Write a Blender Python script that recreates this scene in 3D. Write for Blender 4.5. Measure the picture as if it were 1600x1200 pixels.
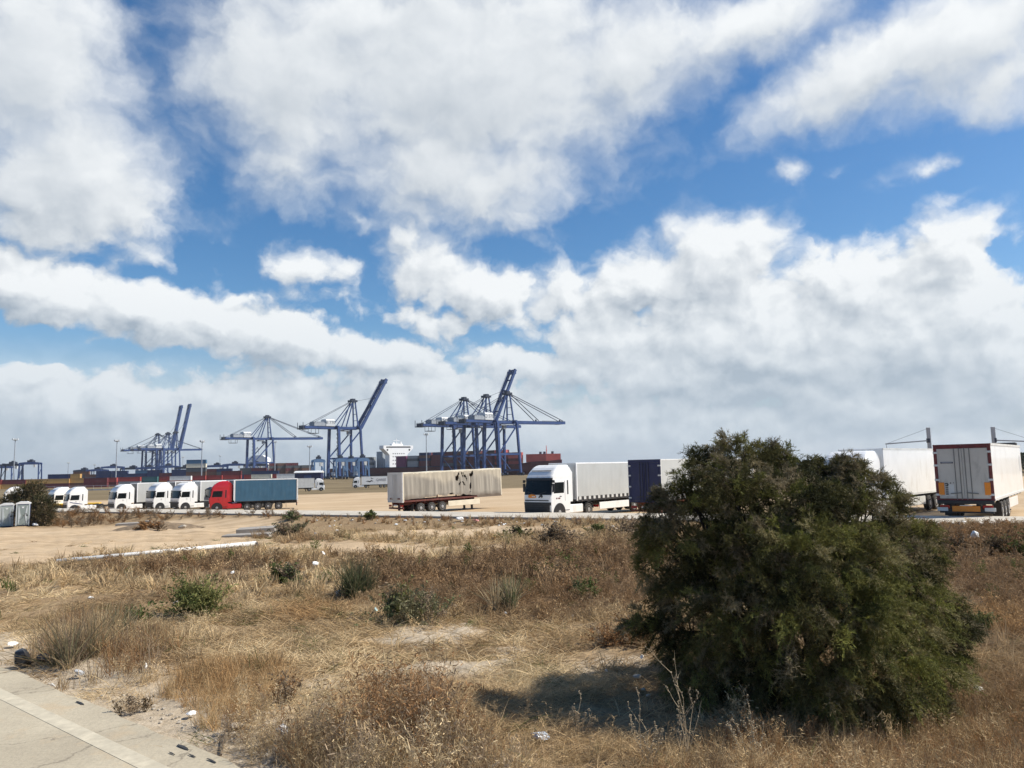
import bpy, bmesh, math, random
import numpy as np
from mathutils import Vector, Matrix

for o in list(bpy.data.objects):
    bpy.data.objects.remove(o)
scene = bpy.context.scene
COL = scene.collection
RNG = random.Random(11)
NP = np.random.default_rng(7)
R = math.radians

# ------------------------------------------------------------------ camera
F = 1180.0                      # focal length in pixels of a 1600 px wide picture
PITCH, ROLL = R(6.33), R(-1.2)
EYE = Vector((0.0, 0.0, 6.0))   # the container yard is z = 0
cam_data = bpy.data.cameras.new("camera")
cam_data.sensor_width = 36.0
cam_data.lens = F / 1600 * 36.0
cam_data.clip_start, cam_data.clip_end = 0.1, 20000
cam = bpy.data.objects.new("camera", cam_data)
COL.objects.link(cam)
CAM_R = Matrix.Rotation(math.pi / 2 + PITCH, 3, 'X') @ Matrix.Rotation(ROLL, 3, 'Z')
cam.matrix_world = Matrix.Translation(EYE) @ CAM_R.to_4x4()
scene.camera = cam

def ray(px, py):
    v = CAM_R @ Vector(((px - 800) / F, (600 - py) / F, -1.0))
    return v

def at(px, py, D):
    """World point on the sight line through a photo pixel at depth D (metres along +Y)."""
    v = ray(px, py)
    return EYE + v * (D / v.y)

# ------------------------------------------------------------------ light
SUN_EL, SUN_AZ = R(47), R(90)          # azimuth clockwise from +Y: the sun stands to the right
sun_vec = Vector((math.cos(SUN_EL) * math.sin(SUN_AZ), math.cos(SUN_EL) * math.cos(SUN_AZ), math.sin(SUN_EL)))
sd = bpy.data.lights.new("sun", 'SUN')
sd.energy, sd.angle, sd.color = 5.0, R(0.5), (1.0, 0.935, 0.82)
sun = bpy.data.objects.new("sun", sd)
COL.objects.link(sun)
sun.rotation_euler = (-sun_vec).to_track_quat('-Z', 'Y').to_euler()
sun.location = (0, 0, 300)

scene.view_settings.view_transform = 'Standard'
scene.view_settings.look = 'None'
scene.view_settings.gamma = 1
scene.view_settings.exposure = 0.33
scene.cycles.max_bounces = 6
scene.cycles.transparent_max_bounces = 8

# ------------------------------------------------------------------ sky with clouds (world)
world = bpy.data.worlds.new("World")
scene.world = world
world.use_nodes = True
WT = world.node_tree
for n in list(WT.nodes):
    WT.nodes.remove(n)

class NT:
    """Small helper to write node trees."""
    def __init__(s, t): s.t = t
    def n(s, typ, **kw):
        nd = s.t.nodes.new(typ)
        for k, v in kw.items(): setattr(nd, k, v)
        return nd
    def link(s, a, b): s.t.links.new(a, b)
    def put(s, sock, v):
        if v is None: return
        if isinstance(v, bpy.types.NodeSocket): s.t.links.new(v, sock)
        else: sock.default_value = v
    def m(s, op, a, b=None, c=None, clamp=False):
        nd = s.n('ShaderNodeMath', operation=op); nd.use_clamp = clamp
        for i, v in enumerate((a, b, c)): s.put(nd.inputs[i], v)
        return nd.outputs[0]
    def vm(s, op, a, b=None):
        nd = s.n('ShaderNodeVectorMath', operation=op)
        for i, v in enumerate((a, b)): s.put(nd.inputs[i], v)
        return nd.outputs[0]
    def noise(s, vec, scale, detail=4, rough=0.5, dist=0.0, lac=2.0, out='Fac'):
        nd = s.n('ShaderNodeTexNoise')
        s.put(nd.inputs['Vector'], vec)
        nd.inputs['Scale'].default_value = scale; nd.inputs['Detail'].default_value = detail
        nd.inputs['Roughness'].default_value = rough; nd.inputs['Distortion'].default_value = dist
        nd.inputs['Lacunarity'].default_value = lac
        return nd.outputs[out]
    def mr(s, v, a, b, c=0.0, d=1.0, smooth=False):
        nd = s.n('ShaderNodeMapRange', interpolation_type='SMOOTHSTEP' if smooth else 'LINEAR')
        s.put(nd.inputs[0], v)
        for i, x in zip((1, 2, 3, 4), (a, b, c, d)): s.put(nd.inputs[i], x)
        return nd.outputs[0]
    def mix(s, f, a, b, mode='MIX'):
        nd = s.n('ShaderNodeMix', data_type='RGBA', blend_type=mode)
        s.put(nd.inputs[0], f)
        s.put(nd.inputs[6], (*a, 1) if isinstance(a, tuple) and len(a) == 3 else a)
        s.put(nd.inputs[7], (*b, 1) if isinstance(b, tuple) and len(b) == 3 else b)
        return nd.outputs[2]

def azel(px, py):
    v = ray(px, py).normalized()
    return math.degrees(math.atan2(v.x, v.y)), math.degrees(math.asin(v.z))

# cloud masses: (where in the photo, half sizes, tilt in degrees anticlockwise, weight)
CLOUDS = [
    # upper left mass
    (60, 90, 240, 240, 0, 1.3), (130, 270, 195, 155, -20, 1.3), (215, 335, 105, 75, -20, .95), (60, 320, 160, 90, 0, .9),
    (185, 120, 80, 110, 0, .8),
    # great cloud in the middle of the top
    (470, 110, 235, 220, 0, 1.4), (740, 110, 360, 260, 0, 1.5), (450, 265, 160, 85, -8, .95), (700, 260, 270, 135, -8, 1.2),
    (860, 270, 150, 85, 0, .9), (980, 90, 240, 150, 10, 1.25), (810, 335, 80, 48, 0, .75), (560, 30, 260, 120, 0, 1.2),
    # streaky cloud at the upper right
    (1360, 105, 310, 95, 14, 1.3), (1500, 60, 270, 130, 10, 1.35), (1180, 40, 280, 90, 8, 1.2), (1270, 175, 160, 36, 18, .8),
    (1570, 120, 170, 85, 8, 1.1),
    # small ones in the blue
    (1235, 268, 58, 30, 5, .66), (1460, 252, 70, 38, 8, .66), (1312, 268, 45, 20, 0, .42), (1480, 312, 90, 28, 12, .5),
    (485, 412, 105, 44, -8, .85), (555, 335, 62, 32, -20, .62), (530, 470, 70, 34, 0, .5),
    # heaped cloud, left lobe
    (665, 410, 100, 75, -25, .95), (760, 455, 135, 62, -12, 1.05), (640, 368, 60, 60, 0, .75), (690, 500, 150, 40, -6, .65),
    (890, 445, 90, 50, 0, .85),
    # heaped cloud, great right part
    (1120, 410, 140, 112, -8, 1.2), (1170, 375, 85, 70, 0, 1.0), (1000, 440, 140, 80, 20, 1.05), (1055, 345, 52, 42, 20, .6),
    (1330, 455, 150, 95, 0, 1.1), (1475, 395, 105, 90, 20, 1.15), (1530, 365, 75, 55, 0, .8), (1200, 540, 330, 140, -4, 1.25),
    (1440, 530, 230, 130, 0, 1.2), (1570, 560, 130, 100, 0, 1.1), (960, 525, 170, 66, -8, .95), (1050, 600, 260, 80, -10, .9),
    (1390, 630, 330, 90, 0, 1.0),
    # long band on the left
    (40, 440, 200, 62, -8, 1.15), (230, 490, 240, 58, -10, 1.2), (430, 522, 210, 54, -9, 1.15), (590, 555, 150, 40, -10, 1.05),
    (100, 470, 200, 44, -8, 1.1), (330, 500, 200, 40, -10, 1.1), (380, 465, 110, 30, 10, .6),
    # low bank above the horizon
    (120, 650, 330, 85, -2, 1.1), (420, 645, 300, 85, -3, 1.1), (720, 635, 280, 75, -5, 1.0), (300, 690, 700, 85, 0, 1.15),
    (900, 690, 600, 85, 0, 1.15), (1400, 710, 600, 60, 0, 1.0), (850, 575, 230, 40, -6, .8), (60, 590, 190, 40, 0, .75),
]

def cloud_group():
    g = bpy.data.node_groups.new("cloud_cover", 'ShaderNodeTree')
    g.interface.new_socket(name="P", in_out='INPUT', socket_type='NodeSocketVector')
    g.interface.new_socket(name="D", in_out='OUTPUT', socket_type='NodeSocketFloat')
    t = NT(g)
    gi, go = t.n('NodeGroupInput'), t.n('NodeGroupOutput')
    P = gi.outputs[0]
    w = t.vm('SUBTRACT', t.noise(P, .24, 5, .6, out='Color'), (.5, .5, .5))
    Q = t.vm('ADD', P, t.vm('MULTIPLY', w, (4.6, 3.4, 0)))
    total = None
    for (cx, cy, rx, ry, rot, wt) in CLOUDS:
        a, e = azel(cx, cy)
        a1, e1 = azel(cx + 10, cy); a2, e2 = azel(cx, cy - 10)
        sx, sy = math.hypot(a1 - a, e1 - e) / 10, math.hypot(a2 - a, e2 - e) / 10
        mp = t.n('ShaderNodeMapping', vector_type='TEXTURE')
        t.link(Q, mp.inputs[0])
        mp.inputs[1].default_value = (a, e, 0)
        mp.inputs[2].default_value = (0, 0, R(rot))
        mp.inputs[3].default_value = (rx * sx * 1.35, ry * sy * 1.35, 1)
        gr = t.n('ShaderNodeTexGradient', gradient_type='QUADRATIC_SPHERE')
        t.link(mp.outputs[0], gr.inputs[0])
        v = t.m('POWER', gr.outputs['Fac'], .6)
        v = t.m('MULTIPLY', v, wt)
        total = v if total is None else t.m('SMOOTH_MAX', total, v, .22)
    # fractal detail, finer and puffier towards the horizon
    sp = t.n('ShaderNodeSeparateXYZ'); t.link(P, sp.inputs[0])
    low = t.mr(sp.outputs[1], 13, 21, 1, 0, smooth=True)        # 1 on the heaped clouds below, 0 on the soft ones above
    f1 = t.noise(t.vm('MULTIPLY', Q, (1, 1.35, 1)), .26, 7, .5, .2)
    f2 = t.noise(t.vm('MULTIPLY', Q, (1, 1.2, 1)), 1.0, 5, .58)
    d = t.m('ADD', t.m('MULTIPLY', total, 1.75), t.m('MULTIPLY', t.m('SUBTRACT', f1, .5), t.mr(low, 0, 1, 1.45, 1.45)))
    d = t.m('ADD', d, t.m('MULTIPLY', t.m('SUBTRACT', f2, .5), t.mr(low, 0, 1, .16, .45)))
    def puff(sc):
        vo = t.n('ShaderNodeTexVoronoi', feature='SMOOTH_F1', voronoi_dimensions='2D')
        t.link(Q2, vo.inputs['Vector']); vo.inputs['Scale'].default_value = sc; vo.inputs['Smoothness'].default_value = .35
        return t.m('SUBTRACT', .42, vo.outputs['Distance'])
    Q2 = t.vm('ADD', t.vm('MULTIPLY', P, (1, 1.25, 1)), t.vm('MULTIPLY', w, (2.0, 1.6, 0)))
    pf = t.m('ADD', t.m('MULTIPLY', puff(.30), .55), t.m('MULTIPLY', puff(.75), .40))
    d = t.m('ADD', d, t.m('MULTIPLY', pf, t.mr(low, 0, 1, .10, .72)))
    d = t.m('SUBTRACT', d, t.mr(low, 0, 1, .44, .43))
    t.link(d, go.inputs[0])
    return g

def build_world():
    t = NT(WT)
    tc = t.n('ShaderNodeTexCoord')
    sep = t.n('ShaderNodeSeparateXYZ'); t.link(tc.outputs['Generated'], sep.inputs[0])
    az = t.m('MULTIPLY', t.m('ARCTAN2', sep.outputs[0], sep.outputs[1]), 57.29578)
    el = t.m('MULTIPLY', t.m('ARCSINE', sep.outputs[2]), 57.29578)
    cmb = t.n('ShaderNodeCombineXYZ'); t.link(az, cmb.inputs[0]); t.link(el, cmb.inputs[1])
    P = cmb.outputs[0]
    g = cloud_group()
    def dens(v):
        nd = t.n('ShaderNodeGroup'); nd.node_tree = g; t.link(v, nd.inputs[0]); return nd.outputs[0]
    d0 = dens(P)
    d1 = dens(t.vm('ADD', P, (.55, .8, 0)))
    d2 = dens(t.vm('ADD', P, (1.6, 2.6, 0)))
    alpha = t.mr(d0, -.05, t.mr(el, 12, 22, .42, 1.35), smooth=True)
    alpha = t.m('MAXIMUM', alpha, t.mr(el, 2.0, 11, .95, 0, smooth=True))
    relief = t.m('MULTIPLY', t.m('SUBTRACT', d0, d1), t.mr(el, 12, 22, .72, .22))
    relief2 = t.m('MULTIPLY', t.m('SUBTRACT', d0, d2), .24)
    thick = t.mr(d0, .5, 2.2)
    lit = t.m('ADD', t.m('ADD', relief, relief2), t.m('SUBTRACT', t.mr(el, 12, 22, .73, .73), t.m('MULTIPLY', thick, t.mr(el, 12, 22, .33, .22))))
    lowdark = t.mr(el, 1.0, 11.0, -.30, 0.0, smooth=True)
    lit = t.m('ADD', lit, lowdark, clamp=True)
    ccol = t.mix(lit, (.36, .43, .515), (.915, .945, .965))
    ccol = t.mix(t.mr(el, 0, 13, .72, 0), ccol, (.52, .62, .71))
    sky = t.n('ShaderNodeTexSky', sky_type='NISHITA')
    sky.sun_disc = False
    sky.sun_elevation, sky.sun_rotation = SUN_EL, SUN_AZ
    sky.air_density, sky.dust_density, sky.ozone_density = 1.0, .6, 2.5
    hs = t.n('ShaderNodeHueSaturation'); hs.inputs['Saturation'].default_value = 1.3
    t.link(sky.outputs[0], hs.inputs['Color'])
    b1 = t.n('ShaderNodeBackground'); t.link(hs.outputs[0], b1.inputs[0]); b1.inputs[1].default_value = .10
    b2 = t.n('ShaderNodeBackground'); t.link(ccol, b2.inputs[0]); b2.inputs[1].default_value = .80
    mx = t.n('ShaderNodeMixShader'); t.link(alpha, mx.inputs[0]); t.link(b1.outputs[0], mx.inputs[1]); t.link(b2.outputs[0], mx.inputs[2])
    out = t.n('ShaderNodeOutputWorld'); t.link(mx.outputs[0], out.inputs[0])
build_world()
world.cycles.sampling_method = 'MANUAL'
world.cycles.sample_map_resolution = 256

# ------------------------------------------------------------------ materials
MATS = {}
def mat(name, col, rough=.6, metal=0.0, var=.12, scale=3.0, dirt=None, dirt_amt=.0, bump=0.0, bscale=30.0, coat=0.0, spec=.5, stretch=(1, 1, 1)):
    """Principled paint / rubber / cloth with uneven tone, optional dirt and bump, in object coordinates."""
    if name in MATS: return MATS[name]
    m = bpy.data.materials.new(name); m.use_nodes = True
    t = NT(m.node_tree); b = m.node_tree.nodes['Principled BSDF']
    tc = t.n('ShaderNodeTexCoord').outputs['Object']
    v = t.vm('MULTIPLY', tc, stretch) if stretch != (1, 1, 1) else tc
    n1 = t.noise(v, scale, 5, .6)
    c = t.mix(t.mr(n1, .3, .7), tuple(x * (1 - var) for x in col), tuple(min(1, x * (1 + var)) for x in col))
    if dirt:
        n2 = t.noise(t.vm('MULTIPLY', tc, (1, 1, .35)), scale * 1.7, 7, .65)
        c = t.mix(t.m('MULTIPLY', t.mr(n2, .5, .72, smooth=True), dirt_amt), c, dirt)
    t.put(b.inputs['Base Color'], c)
    t.put(b.inputs['Roughness'], t.mr(n1, 0, 1, max(0, rough - .1), min(1, rough + .1)))
    b.inputs['Metallic'].default_value = metal
    b.inputs['Coat Weight'].default_value = coat
    b.inputs['Specular IOR Level'].default_value = spec
    if bump:
        bp = t.n('ShaderNodeBump'); bp.inputs['Strength'].default_value = bump; bp.inputs['Distance'].default_value = .05
        t.put(bp.inputs['Height'], t.noise(v, bscale, 4, .6)); t.link(bp.outputs[0], b.inputs['Normal'])
    MATS[name] = m
    return m

def tint_mat(name, trans=.25, rough=.8, var=.0):
    """Plant matter coloured by each tuft's or leaf's own tint."""
    m = bpy.data.materials.new(name); m.use_nodes = True
    t = NT(m.node_tree); nt = m.node_tree
    b = nt.nodes['Principled BSDF']; out = nt.nodes['Material Output']
    a = t.n('ShaderNodeVertexColor'); a.layer_name = 'tint'
    t.link(a.outputs[0], b.inputs['Base Color'])
    b.inputs['Roughness'].default_value = rough; b.inputs['Specular IOR Level'].default_value = .2
    if trans:
        tr = t.n('ShaderNodeBsdfTranslucent'); t.link(a.outputs[0], tr.inputs[0])
        mx = t.n('ShaderNodeMixShader'); mx.inputs[0].default_value = trans
        t.link(b.outputs[0], mx.inputs[1]); t.link(tr.outputs[0], mx.inputs[2]); t.link(mx.outputs[0], out.inputs[0])
    MATS[name] = m
    return m

M_GLASS = mat('dark_glass', (.008, .010, .011), .14, var=.3, spec=.22)
M_BLACK = mat('black_plastic', (.018, .018, .02), .55, var=.3, scale=6)
M_CHASSIS = mat('chassis_steel', (.03, .03, .033), .6, var=.4, scale=4, dirt=(.16, .12, .08), dirt_amt=.5)
M_TYRE = mat('tyre_rubber', (.022, .021, .02), .85, var=.3, scale=8, dirt=(.17, .13, .09), dirt_amt=.6)
M_RIM = mat('steel_rim', (.42, .42, .42), .45, .5, var=.25, scale=8, dirt=(.15, .12, .09), dirt_amt=.6)
M_WHITE = mat('white_paint', (.80, .80, .79), .32, var=.04, scale=1.2, dirt=(.50, .45, .38), dirt_amt=.35, coat=.3)
M_GREYWHITE = mat('grey_white_panel', (.60, .60, .58), .45, var=.08, scale=1.0, dirt=(.36, .33, .29), dirt_amt=.45)
M_RED = mat('red_paint', (.52, .012, .02), .3, var=.12, scale=1.5, coat=.5)
M_REDLAMP = mat('red_lens', (.35, .01, .01), .25, var=.1)
M_ORANGE = mat('orange_reflector', (.75, .24, .02), .35, var=.1, scale=14)
M_YELLOW = mat('yellow_paint', (.72, .43, .04), .45, var=.12)
M_LENS = mat('lamp_lens', (.55, .57, .58), .12, var=.15)
M_ALU = mat('aluminium_rail', (.55, .55, .54), .4, .6, var=.1)

# ------------------------------------------------------------------ mesh helper
class MB:
    def __init__(s): s.v, s.f = [], []
    def add(s, vs, fs):
        k = len(s.v); s.v += [tuple(x) for x in vs]; s.f += [tuple(i + k for i in f) for f in fs]; return s
    def box(s, x0, x1, y0, y1, z0, z1, ch=0.0):
        """Box with chamfered vertical-and-horizontal edges (ch)."""
        if ch <= 0:
            return s.add([(x0,y0,z0),(x1,y0,z0),(x1,y1,z0),(x0,y1,z0),(x0,y0,z1),(x1,y0,z1),(x1,y1,z1),(x0,y1,z1)],
                         [(0,3,2,1),(4,5,6,7),(0,1,5,4),(1,2,6,5),(2,3,7,6),(3,0,4,7)])
        bm = bmesh.new()
        bmesh.ops.create_cube(bm, size=1.0)
        for v in bm.verts:
            v.co = ((x0+x1)/2 + v.co.x*(x1-x0), (y0+y1)/2 + v.co.y*(y1-y0), (z0+z1)/2 + v.co.z*(z1-z0))
        bmesh.ops.bevel(bm, geom=list(bm.edges), offset=ch, segments=1, affect='EDGES')
        bm.verts.index_update()
        s.add([v.co[:] for v in bm.verts], [tuple(v.index for v in f.verts) for f in bm.faces]); bm.free()
        return s
    def beam(s, p0, p1, w, h=None, up=(0, 0, 1)):
        h = h or w; p0, p1 = Vector(p0), Vector(p1); d = (p1 - p0).normalized(); u = Vector(up)
        if abs(d.dot(u)) > .98: u = Vector((1, 0, 0))
        a = d.cross(u).normalized() * w / 2; b = a.cross(d).normalized() * h / 2
        vs = [p + i * a + j * b for p in (p0, p1) for i, j in ((-1,-1),(1,-1),(1,1),(-1,1))]
        return s.add([v[:] for v in vs], [(0,1,2,3),(7,6,5,4),(0,4,5,1),(1,5,6,2),(2,6,7,3),(3,7,4,0)])
    def cyl(s, p0, p1, r0, r1=None, n=12, caps=True):
        r1 = r0 if r1 is None else r1; p0, p1 = Vector(p0), Vector(p1); d = (p1 - p0).normalized()
        u = Vector((0, 0, 1)) if abs(d.z) < .95 else Vector((1, 0, 0))
        a = d.cross(u).normalized(); b = a.cross(d)
        vs = []
        for p, r in ((p0, r0), (p1, r1)):
            vs += [(p + (a * math.cos(2*math.pi*i/n) + b * math.sin(2*math.pi*i/n)) * r)[:] for i in range(n)]
        fs = [(i, (i+1) % n, n + (i+1) % n, n + i) for i in range(n)]
        if caps: fs += [tuple(reversed(range(n))), tuple(range(n, 2*n))]
        return s.add(vs, fs)
    def lathe(s, prof, axis='y', n=24, c=(0, 0, 0)):
        """prof: (radius, offset along axis) pairs, closed by caps when the radius is 0."""
        vs, fs = [], []
        for r, o in prof:
            for i in range(n):
                a = 2*math.pi*i/n
                p = (r*math.cos(a), o, r*math.sin(a)) if axis == 'y' else (r*math.cos(a), r*math.sin(a), o)
                vs.append((p[0]+c[0], p[1]+c[1], p[2]+c[2]))
        for k in range(len(prof)-1):
            fs += [(k*n+i, k*n+(i+1) % n, (k+1)*n+(i+1) % n, (k+1)*n+i) for i in range(n)]
        fs += [tuple(range(n)), tuple((len(prof)-1)*n + i for i in reversed(range(n)))]
        return s.add(vs, fs)
    def prism(s, poly, a0, a1, axis='y'):
        """Extrude a 2-D outline along an axis: axis y -> poly is (x,z); x -> (y,z); z -> (x,y)."""
        n = len(poly)
        def P(p, a): return (p[0], a, p[1]) if axis == 'y' else (a, p[0], p[1]) if axis == 'x' else (p[0], p[1], a)
        vs = [P(p, a0) for p in poly] + [P(p, a1) for p in poly]
        fs = [(i, (i+1) % n, n+(i+1) % n, n+i) for i in range(n)] + [tuple(reversed(range(n))), tuple(range(n, 2*n))]
        return s.add(vs, fs)
    def grid(s, rows):
        """rows of equally many points -> quad sheet"""
        k = len(s.v); m = len(rows[0])
        for r in rows: s.v += [tuple(p) for p in r]
        for i in range(len(rows)-1):
            for j in range(m-1):
                s.f.append((k+i*m+j, k+i*m+j+1, k+(i+1)*m+j+1, k+(i+1)*m+j))
        return s
    def mesh(s, name, material, smooth=False):
        me = bpy.data.meshes.new(name)
        me.from_pydata(s.v, [], s.f); me.update()
        bm = bmesh.new(); bm.from_mesh(me); bmesh.ops.recalc_face_normals(bm, faces=bm.faces); bm.to_mesh(me); bm.free()
        if material: me.materials.append(material)
        if smooth:
            me.polygons.foreach_set('use_smooth', [True]*len(me.polygons))
        return me
    def build(s, name, material, parent=None, smooth=False, loc=None, bevel=0):
        o = bpy.data.objects.new(name, s.mesh(name, material, smooth)); COL.objects.link(o)
        o.parent = parent
        if loc is not None: o.location = loc
        if bevel:
            b = o.modifiers.new('bevel', 'BEVEL'); b.width = bevel; b.segments = 2; b.limit_method = 'ANGLE'; b.angle_limit = R(40)
        return o

def inst(name, me, parent, loc=(0, 0, 0), rot=(0, 0, 0)):
    o = bpy.data.objects.new(name, me); COL.objects.link(o); o.parent = parent; o.location = loc; o.rotation_euler = rot
    return o
def thing(name, label, cat, loc, rotz=0.0, group=None, tilt=(0, 0)):
    o = bpy.data.objects.new(name, None); COL.objects.link(o)
    o.location = loc; o.rotation_euler = (tilt[1], tilt[0], rotz); o.empty_display_size = .3
    return tag(o, label, cat, group)
def tag(o, label, cat, group=None):
    o['label'] = label; o['category'] = cat
    if group: o['group'] = group
    return o
def kind(o, k): o['kind'] = k; return o

def text_mesh(txt, size):
    """Lettering as a mesh in the XZ plane, centred, facing -Y."""
    cu = bpy.data.curves.new('lettering', 'FONT'); cu.body = txt; cu.size = size; cu.align_x = 'CENTER'; cu.align_y = 'CENTER'; cu.extrude = .008; cu.resolution_u = 2
    ob = bpy.data.objects.new('lettering', cu); COL.objects.link(ob)
    dg = bpy.context.evaluated_depsgraph_get()
    me = bpy.data.meshes.new_from_object(ob.evaluated_get(dg))
    bpy.data.objects.remove(ob); me.transform(Matrix.Rotation(math.pi/2, 4, 'X'))
    return me
def lettering(parent, txt, size, loc, rotz, material, name='lettering'):
    me = text_mesh(txt, size); me.materials.clear(); me.materials.append(material)
    return inst(name, me, parent, loc, (0, 0, rotz))

# ------------------------------------------------------------------ noise on arrays
def _hash(ix, iy, seed):
    h = (ix.astype(np.int64) * 374761393 + iy.astype(np.int64) * 668265263 + seed * 1442695041) & 0xFFFFFFFF
    h = ((h ^ (h >> 13)) * 1274126177) & 0xFFFFFFFF
    return ((h ^ (h >> 16)) & 0xFFFF) / 65535.0
def vnoise(x, y, seed=0):
    ix, iy = np.floor(x), np.floor(y); fx, fy = x - ix, y - iy
    fx, fy = fx*fx*(3-2*fx), fy*fy*(3-2*fy)
    a, b = _hash(ix, iy, seed), _hash(ix+1, iy, seed); c, d = _hash(ix, iy+1, seed), _hash(ix+1, iy+1, seed)
    return (a*(1-fx)+b*fx)*(1-fy) + (c*(1-fx)+d*fx)*fy
def fbm(x, y, seed=0, oct=4):
    s, a, t = 0, 1, 0
    for i in range(oct):
        s = s + a*vnoise(x*2**i, y*2**i, seed+i); t += a; a *= .5
    return s/t
def sstep(a, b, x):
    t = np.clip((x-a)/(b-a), 0, 1); return t*t*(3-2*t)

# ------------------------------------------------------------------ lie of the land
RP, RE, RN = np.array((3.9, 46.0)), np.array((-.82, .572)), np.array((.572, .82))   # harbour road: near edge, along, across
ROAD_W = 5.3
def road_tn(x, y): return (x-RP[0])*RE[0] + (y-RP[1])*RE[1], (x-RP[0])*RN[0] + (y-RP[1])*RN[1]
def road_top(t): return -3.1 - .0092*np.clip(t, -60, 110) + 6.0
SP0, SP1 = np.array((-7.80, 11.75)), np.array((-2.57, 7.20))       # edge of the pavement we stand on
SE = (SP1-SP0)/np.linalg.norm(SP1-SP0); SN = np.array((SE[1], -SE[0]))
if SN @ (-SP0) < 0: SN = -SN
def side_tn(x, y): return (x-SP0[0])*SE[0] + (y-SP0[1])*SE[1], (x-SP0[0])*SN[0] + (y-SP0[1])*SN[1]
def plain(x, y):
    xc = np.clip(x, -70, 30); yc = np.clip(y, 0, 141)
    z = -2.43 + .0112*xc - .0303*yc + .0001075*yc*yc
    far = sstep(150, 260, y); z = z*(1-far) + (-6.0)*far
    q = (x-60)*.66 + (y-620)*.75
    z = np.where((q > 12) & (x < 260), -14.0, z)
    return z + 6.0
def elev(x, y, bumps=True):
    x = np.asarray(x, float); y = np.asarray(y, float)
    z = plain(x, y)
    t, n = road_tn(x, y)
    w = sstep(-4.5, -.3, n) * (1-sstep(5.35, 5.95, n)) * sstep(-75, -60, t) * (1-sstep(105, 125, t))
    z = z*(1-w) + (road_top(t)-.13)*w
    if bumps:
        _, sn = side_tn(x, y)
        f = (1-w) * sstep(.1, -1.2, sn)
        fld = (1-sstep(-4, -1, n))
        z = z + f*fld*((fbm(x*.5, y*.5, 3)-.5)*.34 + (fbm(x*2.1, y*2.1, 9)-.5)*.15) + f*(1-fld)*(fbm(x*.12, y*.12, 5)-.5)*.12*(y < 300)
        z = np.where(sn > .02, np.minimum(z, plain(x, y)-.06), z)
    return z
def gz(x, y): return float(elev(x, y))
def gp(x, y): return Vector((x, y, gz(x, y)))
def hit(px, py, bumps=False):
    """Where the sight line through a photo pixel meets the ground."""
    v = ray(px, py); D = np.geomspace(3, 3000, 9000)
    X, Y, Z = EYE.x + v.x/v.y*D, D, EYE.z + v.z/v.y*D
    below = Z < elev(X, Y, bumps)
    i = int(np.argmax(below)) if below.any() else len(D)-1
    return Vector((X[i], Y[i], float(elev(X[i], Y[i]))))
def px_of(p):
    d = CAM_R.transposed() @ (Vector(p)-EYE)
    return 800 - F*d.x/d.z, 600 + F*d.y/d.z

# ------------------------------------------------------------------ the ground sheet
def poly_px(pts): return np.array([hit(*p)[:2] for p in pts])
def poly_sd(poly, x, y):
    """Signed distance to a polygon, positive inside."""
    d = np.full(x.shape, 1e9); ins = np.zeros(x.shape, bool); n = len(poly)
    for i in range(n):
        ax, ay = poly[i]; bx, by = poly[(i+1) % n]
        ex, ey = bx-ax, by-ay; L = ex*ex+ey*ey+1e-9
        u = np.clip(((x-ax)*ex+(y-ay)*ey)/L, 0, 1)
        d = np.minimum(d, np.hypot(x-ax-u*ex, y-ay-u*ey))
        c = ((ay > y) != (by > y)) & (x < (bx-ax)*(y-ay)/(by-ay+1e-12)+ax)
        ins ^= c
    return np.where(ins, d, -d)

SAND = [poly_px(p) for p in (
    [(-60, 885), (-60, 824), (60, 826), (120, 824), (260, 812), (330, 809), (420, 811), (450, 820), (405, 826), (380, 840), (440, 846), (420, 853), (300, 861), (140, 868), (60, 882)],
    [(520, 838), (600, 829), (760, 826), (920, 827), (960, 835), (800, 839), (640, 843)],
    [(400, 856), (500, 846), (620, 848), (760, 853), (900, 857), (760, 862), (600, 864), (470, 861)],
)]
PALE = [poly_px(p) for p in (
    [(430, 1082), (560, 1050), (700, 1032), (790, 1008), (830, 1014), (760, 1046), (620, 1066), (500, 1094)],
    [(470, 1120), (560, 1085), (660, 1080), (650, 1110), (560, 1140)],
    [(870, 1045), (940, 1018), (1040, 1030), (1010, 1052), (900, 1062)],
    [(560, 1000), (680, 960), (760, 975), (700, 1010)],
)]
BROWN = [poly_px(p) for p in (
    [(560, 880), (700, 872), (1010, 850), (1030, 960), (900, 965), (760, 960), (620, 965), (560, 930)],
    [(1390, 840), (1700, 830), (1750, 1010), (1560, 1000), (1420, 920)],
    [(100, 895), (200, 885), (420, 872), (400, 890), (250, 905)],
)]
MATTED = [poly_px(p) for p in (
    [(300, 1000), (420, 930), (600, 975), (900, 985), (1000, 1010), (1040, 1060), (1070, 1165), (900, 1175), (780, 1150), (680, 1115), (560, 1100), (440, 1060), (330, 1040)],
    [(-60, 935), (250, 925), (300, 960), (240, 985), (60, 985), (-60, 1000)],
)]
ORANGE = [poly_px(p) for p in (
    [(230, 1060), (330, 1040), (450, 1045), (420, 1075), (300, 1100)], [(1480, 950), (1620, 955), (1640, 1000), (1500, 995)],
    [(430, 940), (560, 945), (520, 975), (420, 970)],
)]
def union_mask(polys, x, y, w, noise):
    m = np.zeros(np.shape(x))
    for p in polys: m = np.maximum(m, sstep(-w, w, poly_sd(p, x, y) + noise))
    return m
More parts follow.
